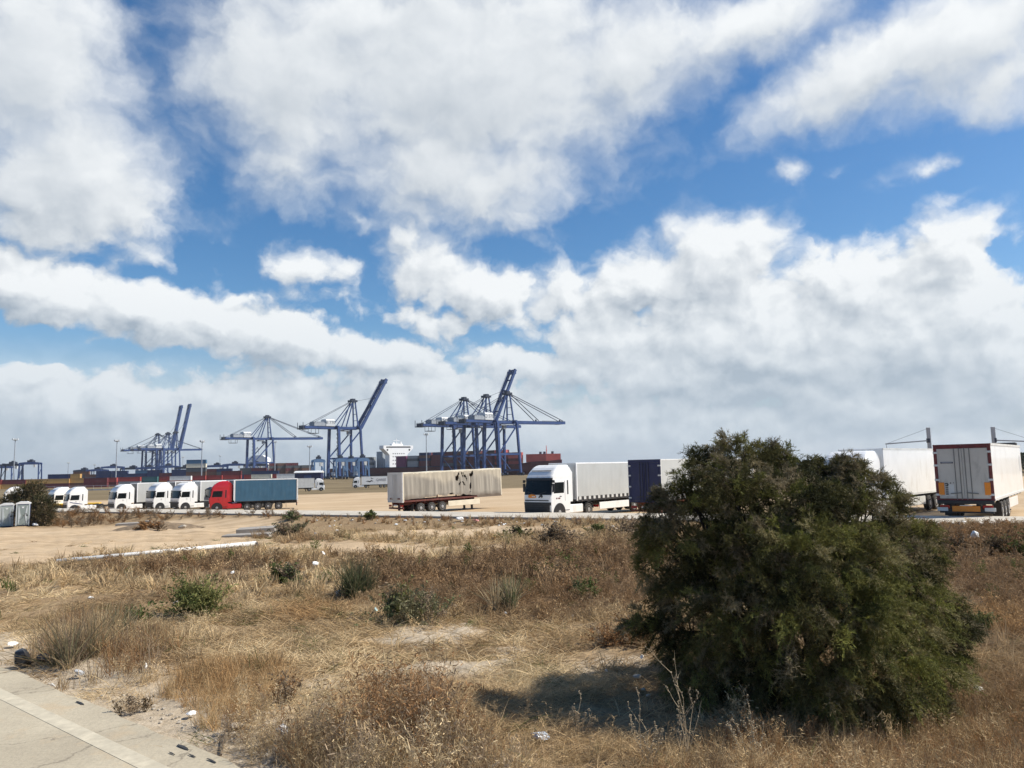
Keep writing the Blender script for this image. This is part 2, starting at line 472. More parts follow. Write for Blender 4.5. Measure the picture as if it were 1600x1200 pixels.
def zones(x, y):
    nz = (fbm(x*.7, y*.7, 21)-.5)
    big = (fbm(x*.16, y*.16, 22)-.5)
    t, n = road_tn(x, y); _, sn = side_tn(x, y)
    sand = union_mask(SAND, x, y, .9, nz*2.2 + big*2.5)
    verge = sstep(-6, 6, y - (186 + .12*x) + big*16)
    sand = np.maximum(sand, sstep(4.8, 6.0, n) * (1-verge))
    pale = union_mask(PALE, x, y, .3, nz*.9)
    pale = np.maximum(pale, sstep(-1.75, -.75, sn + nz*1.7) * (np.abs(sn) < 6))
    brown = union_mask(BROWN, x, y, .8, nz*2.2)
    orange = union_mask(ORANGE, x, y, .4, nz*1.4)
    return sand, pale, brown, verge*(n > 4), orange

def build_ground():
    az = np.concatenate([np.linspace(-180, -85, 20), np.linspace(-80, -44, 30), np.linspace(-43, 43, 440), np.linspace(44, 80, 30), np.linspace(85, 175, 19)])
    az = np.radians(az)
    rr = [1.2]
    while rr[-1] < 9500:
        r = rr[-1]; rr.append(r*(1.05 if r < 5 else 1.0105 if r < 45 else 1.02 if r < 420 else 1.14))
    rr = np.array(rr)
    A, Q = np.meshgrid(az, rr)
    X, Y = Q*np.sin(A), Q*np.cos(A)
    Z = elev(X, Y)
    v = np.stack([X, Y, Z], -1).reshape(-1, 3)
    nr, na = X.shape
    i, j = np.meshgrid(np.arange(nr-1), np.arange(na), indexing='ij')
    j2 = (j+1) % na
    f = np.stack([i*na+j, i*na+j2, (i+1)*na+j2, (i+1)*na+j], -1).reshape(-1, 4)
    v = np.vstack([v, [[0, 0, float(elev(0, 0))]]]); c = len(v)-1
    tri = np.array([[c, k, (k+1) % na] for k in range(na)])
    me = bpy.data.meshes.new('ground')
    me.vertices.add(len(v)); me.vertices.foreach_set('co', v.ravel())
    loops = np.concatenate([f[:, ::-1].ravel(), tri[:, ::-1].ravel()])
    me.loops.add(len(loops)); me.loops.foreach_set('vertex_index', loops)
    st = np.concatenate([np.arange(len(f))*4, len(f)*4 + np.arange(len(tri))*3])
    me.polygons.add(len(st)); me.polygons.foreach_set('loop_start', st)
    me.update(calc_edges=True)
    me.polygons.foreach_set('use_smooth', [True]*len(st))
    x, y = v[:, 0], v[:, 1]
    s, p, b, g, o = zones(x, y)
    ca = me.color_attributes.new('zone', 'FLOAT_COLOR', 'POINT')
    ca.data.foreach_set('color', np.stack([s, p, b, g], -1).ravel())
    m = bpy.data.materials.new('bare_earth'); m.use_nodes = True
    t = NT(m.node_tree); bs = m.node_tree.nodes['Principled BSDF']
    P = t.n('ShaderNodeTexCoord').outputs['Object']
    vc = t.n('ShaderNodeVertexColor'); vc.layer_name = 'zone'
    sp = t.n('ShaderNodeSeparateColor'); t.link(vc.outputs[0], sp.inputs[0])
    n_f = t.noise(P, 9, 6, .7); n_m = t.noise(P, 1.1, 5, .6); n_b = t.noise(P, .11, 5, .6)
    thatch = t.mix(t.mr(n_f, .35, .68), (.16, .108, .06), (.43, .31, .178))
    thatch = t.mix(t.mr(n_m, .42, .62), thatch, (.26, .175, .095))
    thatch = t.mix(t.m('MULTIPLY', sp.outputs[2], .75), thatch, t.mix(t.mr(n_f, .3, .7), (.062, .034, .018), (.185, .105, .052)))
    pale = t.mix(t.mr(n_f, .3, .7), (.33, .26, .175), (.56, .475, .36))
    c = t.mix(t.m('MULTIPLY', sp.outputs[1], .95), thatch, pale)
    trk = t.noise(t.vm('MULTIPLY', P, (.35, 3.0, 1)), .35, 5, .6)
    sand = t.mix(t.mr(n_b, .3, .7), (.43, .312, .19), (.56, .43, .285))
    sand = t.mix(t.m('MULTIPLY', t.mr(trk, .46, .66), .55), sand, (.33, .23, .135))
    sand = t.mix(t.m('MULTIPLY', t.mr(n_m, .55, .75), .3), sand, (.62, .50, .35))
    mp = t.n('ShaderNodeMapping'); mp.inputs[2].default_value = (0, 0, R(-42)); mp.inputs[3].default_value = (.10, 2.2, 1); t.link(P, mp.inputs[0])
    rut = t.noise(mp.outputs[0], .8, 5, .6)
    sand = t.mix(t.m('MULTIPLY', t.mr(rut, .54, .66, smooth=True), .5), sand, (.31, .22, .13))
    sand = t.mix(t.m('MULTIPLY', t.mr(n_f, .60, .72), .35), sand, (.30, .22, .14))
    c = t.mix(sp.outputs[0], c, sand)
    ver = t.mix(t.mr(t.noise(t.vm('MULTIPLY', P, (.3, 1, 1)), .12, 6, .65), .35, .65), (.115, .085, .045), (.24, .185, .105))
    c = t.mix(vc.outputs['Alpha'], c, ver)
    t.put(bs.inputs['Base Color'], c); bs.inputs['Roughness'].default_value = .95; bs.inputs['Specular IOR Level'].default_value = .15
    bp = t.n('ShaderNodeBump'); bp.inputs['Strength'].default_value = .7; bp.inputs['Distance'].default_value = .06
    t.put(bp.inputs['Height'], t.m('ADD', n_f, t.m('MULTIPLY', n_m, .8))); t.link(bp.outputs[0], bs.inputs['Normal'])
    me.materials.append(m)
    ob = bpy.data.objects.new('ground', me); COL.objects.link(ob); kind(ob, 'structure')
build_ground()

def concrete(name, c0, c1, crack=True, stain=(.24, .2, .15)):
    m = bpy.data.materials.new(name); m.use_nodes = True
    t = NT(m.node_tree); bs = m.node_tree.nodes['Principled BSDF']
    P = t.n('ShaderNodeTexCoord').outputs['Object']
    a = t.noise(P, .6, 6, .65); b = t.noise(P, 26, 4, .7); d = t.noise(P, 2.3, 5, .6)
    c = t.mix(t.mr(a, .3, .7), c0, c1)
    c = t.mix(t.mr(b, .45, .75, 0, .35), c, (.16, .145, .125))
    c = t.mix(t.mr(b, .2, .42, .3, 0), c, (.5, .47, .42))
    c = t.mix(t.mr(d, .56, .72, 0, .5), c, stain)
    vo = t.n('ShaderNodeTexVoronoi', feature='DISTANCE_TO_EDGE'); vo.inputs['Scale'].default_value = .55
    t.link(t.vm('ADD', P, t.vm('MULTIPLY', t.noise(P, 1.7, 5, .65, out='Color'), (.9, .9, .2))), vo.inputs['Vector'])
    c = t.mix(t.mr(vo.outputs['Distance'], .0, .012, .6, 0), c, (.13, .11, .085))
    t.put(bs.inputs['Base Color'], c); bs.inputs['Roughness'].default_value = .9; bs.inputs['Specular IOR Level'].default_value = .25
    bp = t.n('ShaderNodeBump'); bp.inputs['Strength'].default_value = .35; bp.inputs['Distance'].default_value = .02
    t.put(bp.inputs['Height'], t.m('ADD', b, d)); t.link(bp.outputs[0], bs.inputs['Normal'])
    MATS[name] = m
    return m
M_ROAD = concrete('road_concrete', (.44, .40, .335), (.58, .535, .455))
M_PAVE = concrete('pavement_asphalt', (.37, .32, .235), (.50, .44, .325), stain=(.46, .35, .22))
M_KERB = concrete('kerb_stone', (.24, .22, .2), (.36, .34, .31))
M_CONC = concrete('old_concrete', (.27, .25, .225), (.42, .39, .35))
M_LINE = mat('worn_road_paint', (.48, .43, .325), .9, var=.16, scale=7, dirt=(.43, .375, .28), dirt_amt=1.0)

def strip(name, fn, us, vs, material, kd='structure', skirt=None):
    """Sheet fn(u, v) -> point, with optional skirt depth round the edge."""
    mb = MB(); mb.grid([[fn(u, v) for v in vs] for u in us])
    if skirt:
        for v, sgn in ((vs[0], 1), (vs[-1], -1)):
            mb.grid([[fn(u, v) for u in us], [tuple(Vector(fn(u, v)) - Vector((0, 0, skirt))) for u in us]])
    o = mb.build(name, material)
    bm = bmesh.new(); bm.from_mesh(o.data); bm.normal_update()
    bmesh.ops.reverse_faces(bm, faces=[f for f in bm.faces if f.normal.z < -.5]); bm.to_mesh(o.data); bm.free()
    return kind(o, kd)

def road_pt(t, n, dz=0.0):
    p = RP + RE*t + RN*n
    return (p[0], p[1], float(road_top(t)) + dz)
ts = list(np.linspace(-75, 118, 130))
strip('harbour_road', lambda t, n: road_pt(t, n, -.004), ts, [.22, 1.5, 3.0, 4.4, ROAD_W], M_ROAD, skirt=.5)
kb = MB()
rows = [[road_pt(t, n, z) for t in ts] for n, z in ((-.06, -.6), (-.05, -.03), (-.02, .012), (.2, .012), (.22, -.01), (.22, -.3))]
kb.grid(rows); kind(kb.build('kerb', M_KERB), 'structure')

def side_pt(t, n, dz):
    p = SP0 + SE*t + SN*n
    return (p[0], p[1], float(plain(p[0], p[1])) + dz)
us = list(np.linspace(-45, 40, 300))
ragged = {round(u, 4): (fbm(np.array([u*1.1]), np.array([.3]), 77, 5)[0]-.5)*.22 for u in us}
strip('pavement', lambda t, n: side_pt(t, n + (ragged[round(t, 4)] if n < .2 else 0), .055), us, [0, .4, 1.5, 3, 5, 8], M_PAVE, skirt=.14)
q0, q1 = hit(-10, 1080), hit(205, 1202)
n0, n1 = side_tn(q0.x, q0.y)[1], side_tn(q1.x, q1.y)[1]
nl = (n0+n1)/2
strip('road_marking', lambda t, n: side_pt(t, n, .0587), us, [nl-.09, nl, nl+.09], M_LINE, skirt=.005)

# the basin behind the quay
M_SEA = mat('sea_water', (.02, .05, .07), .12, var=.2, scale=.05, bump=.4, bscale=.6)
mb = MB(); mb.grid([[(-3000, 500, -3.2), (240, 500, -3.2)], [(-3000, 6000, -3.2), (240, 6000, -3.2)]])
kind(mb.build('sea', M_SEA), 'structure')

# ------------------------------------------------------------------ lorries
def wheel_meshes():
    ty = MB().lathe([(.30, -.14), (.46, -.15), (.505, -.11), (.51, 0), (.505, .11), (.46, .15), (.30, .14)], n=28).mesh('tyre', M_TYRE, True)
    ri = MB()
    ri.lathe([(.30, .135), (.315, .15), (.295, .15), (.27, .10), (.17, .055), (.165, .16), (.09, .17), (.0, .17)], n=20)
    for k in range(8):
        a = 2*math.pi*k/8
        ri.cyl((.13*math.cos(a), .11, .13*math.sin(a)), (.13*math.cos(a), .18, .13*math.sin(a)), .016, n=6)
    return ty, ri.mesh('rim', M_RIM)
TYRE_ME, RIM_ME = wheel_meshes()
def wheel(root, x, y, r=.5):
    s = 1 if y > 0 else -1
    w = inst('wheel', TYRE_ME, root, (x, y, r), (0, 0, 0 if s > 0 else math.pi)); w.scale = (r/.51,)*3
    inst('rim', RIM_ME, w)
    return w

class Cab:
    """Cab-over body lofted from rounded sections; local +X is forward, the back wall is x = 0."""
    R_ = .22
    def __init__(s, high=True, w=1.0):
        top = [(3.06, 2.02, 1.21, 0), (3.34, 1.80, 1.19, 0), (3.66, 1.40, 1.15, 0), (3.80, 1.10, 1.11, 0), (3.86, .85, 1.02, .05)] if high else \
              [(2.98, 1.95, 1.19, 0), (3.08, 1.75, 1.12, .05)]
        s.sec = [(.34, 2.24, 1.17, .05), (.50, 2.30, 1.23, 0), (1.15, 2.34, 1.25, 0), (1.72, 2.33, 1.25, 0), (1.80, 2.31, 1.25, 0), (2.72, 2.10, 1.22, 0), (2.86, 2.08, 1.21, 0)] + top
        s.w = w
    def ring(s, z):
        S = s.sec
        for a, b in zip(S, S[1:]):
            if z <= b[0] or b is S[-1]:
                f = min(1, max(0, (z-a[0])/(b[0]-a[0]))); xf, hw, xr = (a[i]+(b[i]-a[i])*f for i in (1, 2, 3)); break
        hw *= s.w; r = min(s.R_, hw*.4); pts = [(xr, hw)]
        for k in range(5):
            a = math.pi/2*(1-k/4); pts.append((xf-r+r*math.cos(a), hw-r+r*math.sin(a)))
        for k in range(5):
            a = -math.pi/2*k/4; pts.append((xf-r+r*math.cos(a), -hw+r+r*math.sin(a)))
        pts.append((xr, -hw)); return pts
    def pt(s, z, u, off=0.0):
        p = s.ring(z); i = min(int(u), len(p)-2); f = u-i
        a, b = p[i], p[i+1]; x, y = a[0]+(b[0]-a[0])*f, a[1]+(b[1]-a[1])*f
        tx, ty = b[0]-a[0], b[1]-a[1]; L = math.hypot(tx, ty) or 1
        return (x - ty/L*off, y + tx/L*off, z)
    def body(s, z0=.34):
        mb = MB(); zs = [z for z, *_ in s.sec if z >= z0]
        rows = [[(p[0], p[1], z) for p in s.ring(z)] for z in zs]
        rows = [r + [r[0]] for r in rows]
        mb.grid(rows); n = len(rows[0])-1
        mb.add(rows[-1][:n], [tuple(range(n))]); mb.add(rows[0][:n], [tuple(reversed(range(n)))])
        return mb
    def patch(s, z0, z1, u0, u1, off=.012, nz=4, trim=None):
        """Panel lying on the cab's skin, a little proud, with turned-in edges."""
        us = sorted({u0, u1} | {u for u in range(1, 11) if u0 < u < u1}); zs = [z0+(z1-z0)*i/nz for i in range(nz+1)]
        zl = (lambda z, u: z) if trim is None else trim
        mb = MB(); top = [[s.pt(zl(z, u), u, off) for u in us] for z in zs]; mb.grid(top)
        inn = [[s.pt(zl(z, u), u, -.03) for u in us] for z in zs]
        mb.grid([top[0], inn[0]]); mb.grid([top[-1], inn[-1]])
        mb.grid([[r[0] for r in top], [r[0] for r in inn]]); mb.grid([[r[-1] for r in top], [r[-1] for r in inn]])
        return mb

def build_tractor(root, paint, high=True, lower='dark', visor='dark', swoosh=None, skirt=None, chassis_len=3.6, extras=None):
    cab = Cab(high)
    body = cab.body(.34).build('cab', paint, root, bevel=.02)
    b = body
    cab.patch(1.76, 2.80, 2.2, 8.8, .014, 6).build('windscreen', M_GLASS, b, True)
    cab.patch(2.78, 2.95, 2.3, 8.7, .06, 2).build('sun_visor', M_BLACK if visor == 'dark' else paint, b, True)
    for a, c in ((.36, .93), (10.07, 10.64)):
        cab.patch(1.86, 2.62, a, c, .013, 3, trim=lambda z, u: z).build('door_window', M_GLASS, b)
    for a, c in ((.10, .17), (10.83, 10.90)):
        cab.patch(1.75, 2.75, a, c, .012, 1).build('side_deflector_slot', M_BLACK, b)
    low = M_BLACK if lower == 'dark' else paint
    cab.patch(.55, 1.22, 3.4, 7.6, .02, 3).build('grille', M_BLACK, b, True)
    if lower == 'dark':
        cab.patch(1.02, 1.24, 2.4, 8.6, .024, 1).build('grille_band', M_BLACK, b, True)
    for s_ in (1, -1): MB().beam(cab.pt(1.80, 5.5+s_*.05, .05), cab.pt(1.98, 5.5+s_*.42, .03), .022, .03).build('wiper', M_BLACK, b)
    cab.patch(.40, .52, 5.3, 5.7, .05, 1).build('number_plate', M_GREYWHITE, b)
    cab.patch(1.32, 1.40, 4.4, 6.6, .02, 1).build('badge_strip', M_CHASSIS if paint is not M_NAVY else M_ALU, b)
    bars = MB()
    for z in (.78, .93, 1.08):
        bars.beam(cab.pt(z, 4.6, .03), cab.pt(z, 6.4, .03), .03, .035)
    bars.build('grille_bar', M_CHASSIS, b)
    cab.patch(.36, .60, 2.2, 8.8, .03, 1).build('bumper', low, b, True)
    for a, c in ((2.3, 3.5), (7.5, 8.7)):
        h = cab.patch(.60, .98, a, c, .028, 2).build('headlight', M_LENS, b, True)
    for s in (1, -1):
        m = MB().box(2.02, 2.13, s*1.36-.10, s*1.36+.10, 1.95, 2.55, .03).box(2.02, 2.13, s*1.36-.10, s*1.36+.10, 2.60, 2.80, .03)
        m.beam((2.02, s*1.2, 2.72), (2.07, s*1.36, 2.78), .04); m.beam((2.05, s*1.2, 1.98), (2.07, s*1.36, 2.0), .04)
        m.build('mirror', M_BLACK, b)
        # wheel arch: black liner half disc on the cab side
        arc = [(1.32+.66*math.cos(a), .50+.66*math.sin(a)) for a in np.linspace(-.25, math.pi+.25, 15)]
        MB().prism(arc, s*1.262-.004 if s > 0 else s*1.262-.03, s*1.262+.03 if s > 0 else s*1.262+.004).build('wheel_arch', M_BLACK, b)
        st = MB().box(.10, .62, s*1.1-.14, s*1.1+.165, .30, .34).box(.10, .62, s*1.1-.14, s*1.1+.165, .62, .65)
        st.build('step', M_CHASSIS, root)
        MB().beam((1.05, s*1.262, 1.62), (1.25, s*1.262, 1.62), .03, .04).build('door_handle', M_BLACK, b)
        seam = MB().beam((.62, s*1.246, 2.72), (.62, s*1.252, 1.28), .015, .015)
        seam.build('door_seam', M_CHASSIS, b)
        if high:
            MB().prism([(0.0, 1.2), (-.42, 1.2), (-.42, 3.3), (-.05, 3.72), (0.0, 3.72)], s*1.14-.02, s*1.14+.02).build('side_fairing', paint, b)
    roof = MB().beam((1.72, -.9, 3.46 if high else 3.1), (1.72, .9, 3.46 if high else 3.1), .05)
    roof.build('lamp_bar', M_CHASSIS, b)
    ch = MB()
    for y in (-.42, .42): ch.box(-chassis_len, 1.9, y-.05, y+.05, .70, .96)
    ch.box(-chassis_len, -chassis_len+.1, -.5, .5, .68, .98); ch.box(-2.4, -2.2, -1.0, 1.0, .42, .58); ch.box(1.22, 1.42, -1.0, 1.0, .42, .56)
    ch.box(-.35, 0.02, -1.0, 1.0, .6, 1.1)
    ch.build('chassis', M_CHASSIS, root)
    MB().box(-2.75, -1.75, -.45, .45, .985, 1.12, .03).build('fifth_wheel', M_CHASSIS, root)
    sk = skirt or paint
    for s in (1, -1):
        MB().box(-1.62, .58, s*1.0-.22, s*1.0+.22, .36, .98, .06).build('fuel_tank', sk, root)
        arc = [(-2.3+.60*math.cos(a), .52+.60*math.sin(a)) for a in np.linspace(.15, math.pi-.15, 12)]
        arc += [(-2.3+.55*math.cos(a), .52+.55*math.sin(a)) for a in np.linspace(math.pi-.15, .15, 12)]
        MB().prism(arc, s*1.02-.24, s*1.02+.24).build('mudguard', M_BLACK, root)
        wheel(root, 1.32, s*1.14)
        wheel(root, -2.3, s*1.10)
    MB().box(-chassis_len-.06, -chassis_len, -1.15, 1.15, .62, .80).build('rear_lamp_bar', M_REDLAMP, root)
    if swoosh:
        pts = [(.25, 1.25), (1.0, 1.42), (1.5, 1.5), (1.9, 1.62), (2.0, 1.55), (1.55, 1.40), (1.0, 1.30), (.3, 1.18)]
        MB().prism(pts, 1.255, 1.268).build('swoosh_mark', swoosh, b)
    return body

def curtain_sheet(x0, x1, z0, z1, y, n=120, amp=.025, holes=None, sag=None, ragged=None, nz=14):
    """Tarpaulin side: rippled sheet from x0 to x1, optional torn holes and a ragged hem."""
    mb = MB(); L = x1-x0; rows = []
    for j in range(nz+1):
        f = j/nz; row = []
        for i in range(n+1):
            u = i/n; x = x0+L*u
            hem = ragged(u) if ragged else 0
            zt = z1 + (sag(u) if sag else 0)
            z = z0+hem + (zt-z0-hem)*f
            w = amp*(math.sin(x*5.1+2.0*math.sin(x*1.3)) + .6*math.sin(x*11.3+1.7*f))*(.35+.65*math.sin(math.pi*min(1, f*1.1)))
            row.append((x, y+math.copysign(w+amp*.6, y), z))
        rows.append(row)
    mb.grid(rows)
    if holes:
        keep = []
        for fc in mb.f:
            c = np.mean([mb.v[i] for i in fc], axis=0)
            if not holes((c[0]-x0)/L, (c[2]-z0)/(z1-z0)): keep.append(fc)
        mb.f = keep
    return mb

def build_trailer(root, xf, side, frame, rear, length=13.6, style='curtain', roof=None, straps=True, chassis_mat=None, skirt=True, top=4.0,
                  front=None, wheels=True, legs=True, torn=None, guard_mat=None, rear_frame=None):
    """Semi-trailer behind a tractor: front wall at xf, local +X forward."""
    xr = xf-length; zb = 1.18; hw = 1.27; roof = roof or frame; chm = chassis_mat or M_CHASSIS
    box = MB()
    if style == 'reefer':
        box.box(xr+.03, xf, -hw, hw, zb, top, .015)
        t = box.build('trailer_box', side, root)
        for s in (1, -1):
            for za, zc in ((zb-.05, zb+.07), (top-.10, top+.012)):
                MB().box(xr+.03, xf, s*hw-.03, s*hw+.012, za, zc).build('edge_rail', M_GREYWHITE if side is M_WHITE else frame, t)
    else:
        # open-frame body: deck, front wall, roof, posts, curtains
        box.box(xr+.02, xf, -hw, hw, zb-.02, zb+.14)
        t = box.build('trailer_deck', chm, root)
        if torn:
            for s in (1, -1): MB().box(xf-3.4, xf-.1, s*hw-.02, s*hw+.016, zb-.04, zb+.3).build('hem_board', M_BURNT, t)
        MB().box(xf-.06, xf, -hw, hw, zb+.14, top-.10).build('front_wall', front or side, t)
        rf = MB()
        if torn:
            xs = np.linspace(xr, xf, 41)
            rows = [[(x, y, top-.02+torn['sag']((x-xr)/length) + .03*math.cos(y*1.2)) for y in np.linspace(-hw-.02, hw+.02, 7)] for x in xs]
            rf.grid(rows); rf.grid([[(p[0], p[1], p[2]-.13) for p in (r[-1] for r in rows)], [r[-1] for r in rows]])
            rf.grid([[(p[0], p[1], p[2]-.13) for p in (r[0] for r in rows)], [r[0] for r in rows]])
            rf.grid([rows[-1], [(p[0], p[1], p[2]-.13) for p in rows[-1]]])
        else:
            rf.box(xr, xf+.02, -hw-.012, hw+.012, top-.12, top, .02)
        rf.build('roof', roof, t)
        for s in (1, -1):
            for x in (xr+.06, xr+length*.33, xr+length*.66, xf-.05): MB().box(x-.05, x+.05, s*(hw-.16)-.04, s*(hw-.16)+.04, zb+.14, top-.12).build('side_post', frame, t)
            for x in (xf-.05, xr+.05): MB().box(x-.055, x+.055, s*hw-.02, s*hw+.045, zb+.05, top-.05).build('corner_post', M_CREAM if torn else frame, t)
        for s in (1, -1):
            zc = zb+.06
            if torn: cb = curtain_sheet(xr+.12, xf-.12, zc, top-.10, s*(hw+.005), 150, .035, torn['holes'], torn['sag'], torn['hem'], 40)
            else: cb = curtain_sheet(xr+.12, xf-.12, zc + (.28 if straps else 0), top-.11, s*(hw+.005), 110, .007)
            cb.build('side_curtain', side, t, True)
            if straps and not torn:
                bk = MB().box(xr+.12, xf-.12, s*hw-.03, s*hw+.005, zc-.02, zc+.29); bk.build('curtain_hem', M_CHASSIS, t)
                n = 22; sme = None
                for k in range(n):
                    x = xr+.4+(length-.8)*k/(n-1)
                    if sme is None: sme = MB().box(-.14, .14, -.012, .012, .05, .27).mesh('buckle_strap', M_GREYWHITE)
                    if s > 0 or k < 8: inst('buckle_strap', sme, t, (x, s*(hw+.028), zc))
    # rear end
    rr = MB()
    for s in (1, -1): rr.box(xr-.05, xr+.06, s*(hw-.06)-.07, s*(hw-.06)+.07, zb-.05, top-.005)
    rr.box(xr-.05, xr+.06, -hw+.14, hw-.14, top-.22, top-.005); rr.box(xr-.05, xr+.06, -hw+.14, hw-.14, zb-.05, zb+.05)
    fr = rr.build('rear_frame', rear_frame or frame, root)
    for s in (1, -1):
        d = MB().box(xr-.045, xr+.03, min(s*.012, s*(hw-.15)), max(s*.012, s*(hw-.15)), zb+.06, top-.23).build('rear_door', rear, root)
        rodm = mat('grey_rod', (.17, .165, .155), .5) if rear is M_DOORGREY else M_CHASSIS if rear is M_NAVY else M_ALU
        for y in (.12, .34): MB().cyl((xr-.075, s*y, zb+.0), (xr-.075, s*y, top-.2), .019, n=8).build('lock_rod', rodm, d)
        MB().beam((xr-.09, s*.10, zb+.35), (xr-.09, s*.62, zb+.30), .03, .05).build('lock_handle', rodm, d)
        for z in (zb+.25, zb+1.0, zb+1.75, top-.42): MB().box(xr-.075, xr-.03, s*(hw-.02)-.17 if s > 0 else s*(hw-.02)-.05, s*(hw-.02)+.05 if s > 0 else s*(hw-.02)+.17, z-.05, z+.05).build('hinge', M_GREYWHITE, d)
    # running gear
    ch = MB()
    for y in (-.5, .5): ch.box(xr+.1, xf-(3.2 if torn else .3), y-.06, y+.06, zb-.36, zb-.03)
    for k in range(9):
        x = xr+.6+k*(length-(4.6 if torn else 1.4))/8; ch.box(x-.05, x+.05, -hw+.1, hw-.1, zb-.16, zb-.03)
    ax = [xf-9.2+1.31, xf-9.2, xf-9.2-1.31] if length > 12 else [xf-length+4.95, xf-length+3.65, xf-length+2.35]
    for x in ax: ch.box(x-.08, x+.08, -1.05, 1.05, .42, .60)
    ch.build('trailer_chassis', chm, root)
    for x in ax:
        for s in (1, -1): wheel(root, x, s*1.10)
    bp = MB().box(xr+.02, xr+.14, -1.2, 1.2, .50, .66)
    for y in (-.6, .6): bp.box(xr+.05, xr+.12, y-.05, y+.05, .6, zb-.02)
    bp.build('underrun_bar', chm, root)
    for s in (1, -1):
        MB().box(xr-.0, xr+.06, s*.95-.22, s*.95+.22, .72, .90, .01).build('tail_light', M_REDLAMP, root)
        MB().box(ax[2]-.95, ax[2]-.92, s*1.1-.2, s*1.1+.2, .25, .95).build('mud_flap', M_BLACK, root)
        lx = -1.1 if torn else 0
        if legs: MB().box(xf-2.6+lx, xf-2.42+lx, s*.62-.08, s*.62+.08, .12-(.12 if torn else 0), zb-.05).box(xf-2.68+lx, xf-2.34+lx, s*.62-.14, s*.62+.14, .06-(.12 if torn else 0), .13-(.12 if torn else 0)).build('landing_leg', M_CHASSIS, root)
        if skirt:
            MB().box(ax[0]+.75, xf-3.0, s*1.19-.025, s*1.19+.025, .45, .98, .02).build('side_skirt', guard_mat or M_WHITE, root)
    MB().box(xr-.02, xr+.02, -.28, .28, .78, .9).build('number_plate', M_WHITE, root)
    return t

def heading_at(px, py, D, head, corner, label, cat, name, group=None, dz=0.0, tilt=(0, 0)):
    """Thing standing on the lot so that its local (x, y) point `corner` lies on a sight line at depth D."""
    p = at(px, py, D); a = R(head); c, s = math.cos(a), math.sin(a)
    x = p.x-(corner[0]*c-corner[1]*s); y = p.y-(corner[0]*s+corner[1]*c)
    return thing(name, label, cat, (x, y, float(plain(p.x, p.y))+dz), a, group, tilt)

G_LOT = 'lorries parked on the sandy lot'
M_TARP_GREY = mat('grey_tarpaulin', (.46, .465, .45), .6, var=.05, scale=.5, dirt=(.36, .35, .32), dirt_amt=.4, bump=.06, bscale=3)
M_TARP_DKGREY = mat('dark_grey_tarpaulin', (.17, .165, .16), .6, var=.1, scale=1.0)
M_TARP_BLUE = mat('blue_tarpaulin', (.045, .13, .21), .5, var=.1, scale=.9, dirt=(.10, .17, .22), dirt_amt=.5)
M_NAVY = mat('navy_panel', (.010, .014, .07), .45, var=.2, scale=1.2, dirt=(.05, .05, .09), dirt_amt=.5)
M_OXRED = mat('oxblood_steel', (.13, .018, .018), .5, var=.25, scale=3, dirt=(.16, .1, .08), dirt_amt=.5)
M_DOORGREY = mat('dull_grey_door', (.52, .49, .44), .55, var=.07, scale=1.2, dirt=(.25, .23, .2), dirt_amt=.5)
M_RUST = mat('rusty_orange', (.22, .065, .03), .7, var=.35, scale=4)

# 1 white lorry with grey curtain trailer, nose to the road
t1 = heading_at(861, 800, 53.7, 229, (2.3, 1.25), 'white lorry with black grille, orange nose mark and grey curtain trailer beside the big bush', 'lorry', 'articulated_truck', G_LOT)
b1 = build_tractor(t1, M_WHITE, True, 'dark')
build_trailer(t1, -.75, M_TARP_GREY, M_WHITE, M_GREYWHITE, front=M_GREYWHITE)
c = Cab(True)
MB().prism([(-.78, 1.60), (-.72, 1.76), (-.45, 1.80), (-.10, 1.74), (-.02, 1.62), (-.10, 1.54), (-.70, 1.54)], 2.335, 2.352, 'x').build('nose_emblem', M_ORANGE, b1)
MB().prism([(-.42, 1.60), (-.42, 1.66), (-.12, 1.66), (-.12, 1.60)], 2.353, 2.358, 'x').build('emblem_plate', M_WHITE, b1)
MB().prism([(.16, 1.55), (.30, 1.74), (.52, 1.78), (.58, 1.62), (.48, 1.54), (.38, 1.63), (.28, 1.55)], 2.335, 2.352, 'x').build('nose_emblem', M_CHASSIS, b1)
for i, (x, w) in enumerate(((1.62, .10), (1.45, .08), (1.28, .14))):
    MB().prism([(x-w/2, 1.44), (x+w/2, 1.44), (x+w/2, 1.54), (x-w/2, 1.54)], 1.25, 1.262).build('door_mark', M_OXRED, b1)

# 2 trailer with navy doors half behind the bush
t2 = heading_at(981, 700, 52.2, 47, (-13.6, 1.27), 'grey curtain trailer with dark navy back doors, half hidden behind the big bush', 'trailer', 'semi_trailer', G_LOT)
build_trailer(t2, 0, M_TARP_GREY, M_GREYWHITE, M_NAVY, roof=M_GREYWHITE, chassis_mat=M_RUST, rear_frame=M_NAVY)

# 3 white lorry with smooth white box, nose behind the bush
t3 = heading_at(1379, 700, 44.2, 225, (-.75, 1.27), 'white lorry with smooth white refrigerated box, its nose hidden behind the big bush', 'lorry', 'articulated_truck', G_LOT)
build_tractor(t3, M_WHITE, True, 'dark')
build_trailer(t3, -.75, M_WHITE, M_GREYWHITE, M_WHITE, style='reefer', front=M_GREYWHITE, guard_mat=M_GREYWHITE)

# 4 white refrigerated trailer showing its back doors
t4 = heading_at(1458, 700, 39.7, 231-180, (0, 0), 'white refrigerated trailer with dark red door frame and dull grey back doors', 'trailer', 'semi_trailer', G_LOT)
a4 = R(51); fx, fy = math.cos(a4), math.sin(a4)
rightv = (math.sin(a4), -math.cos(a4))
base = Vector(t4.location)
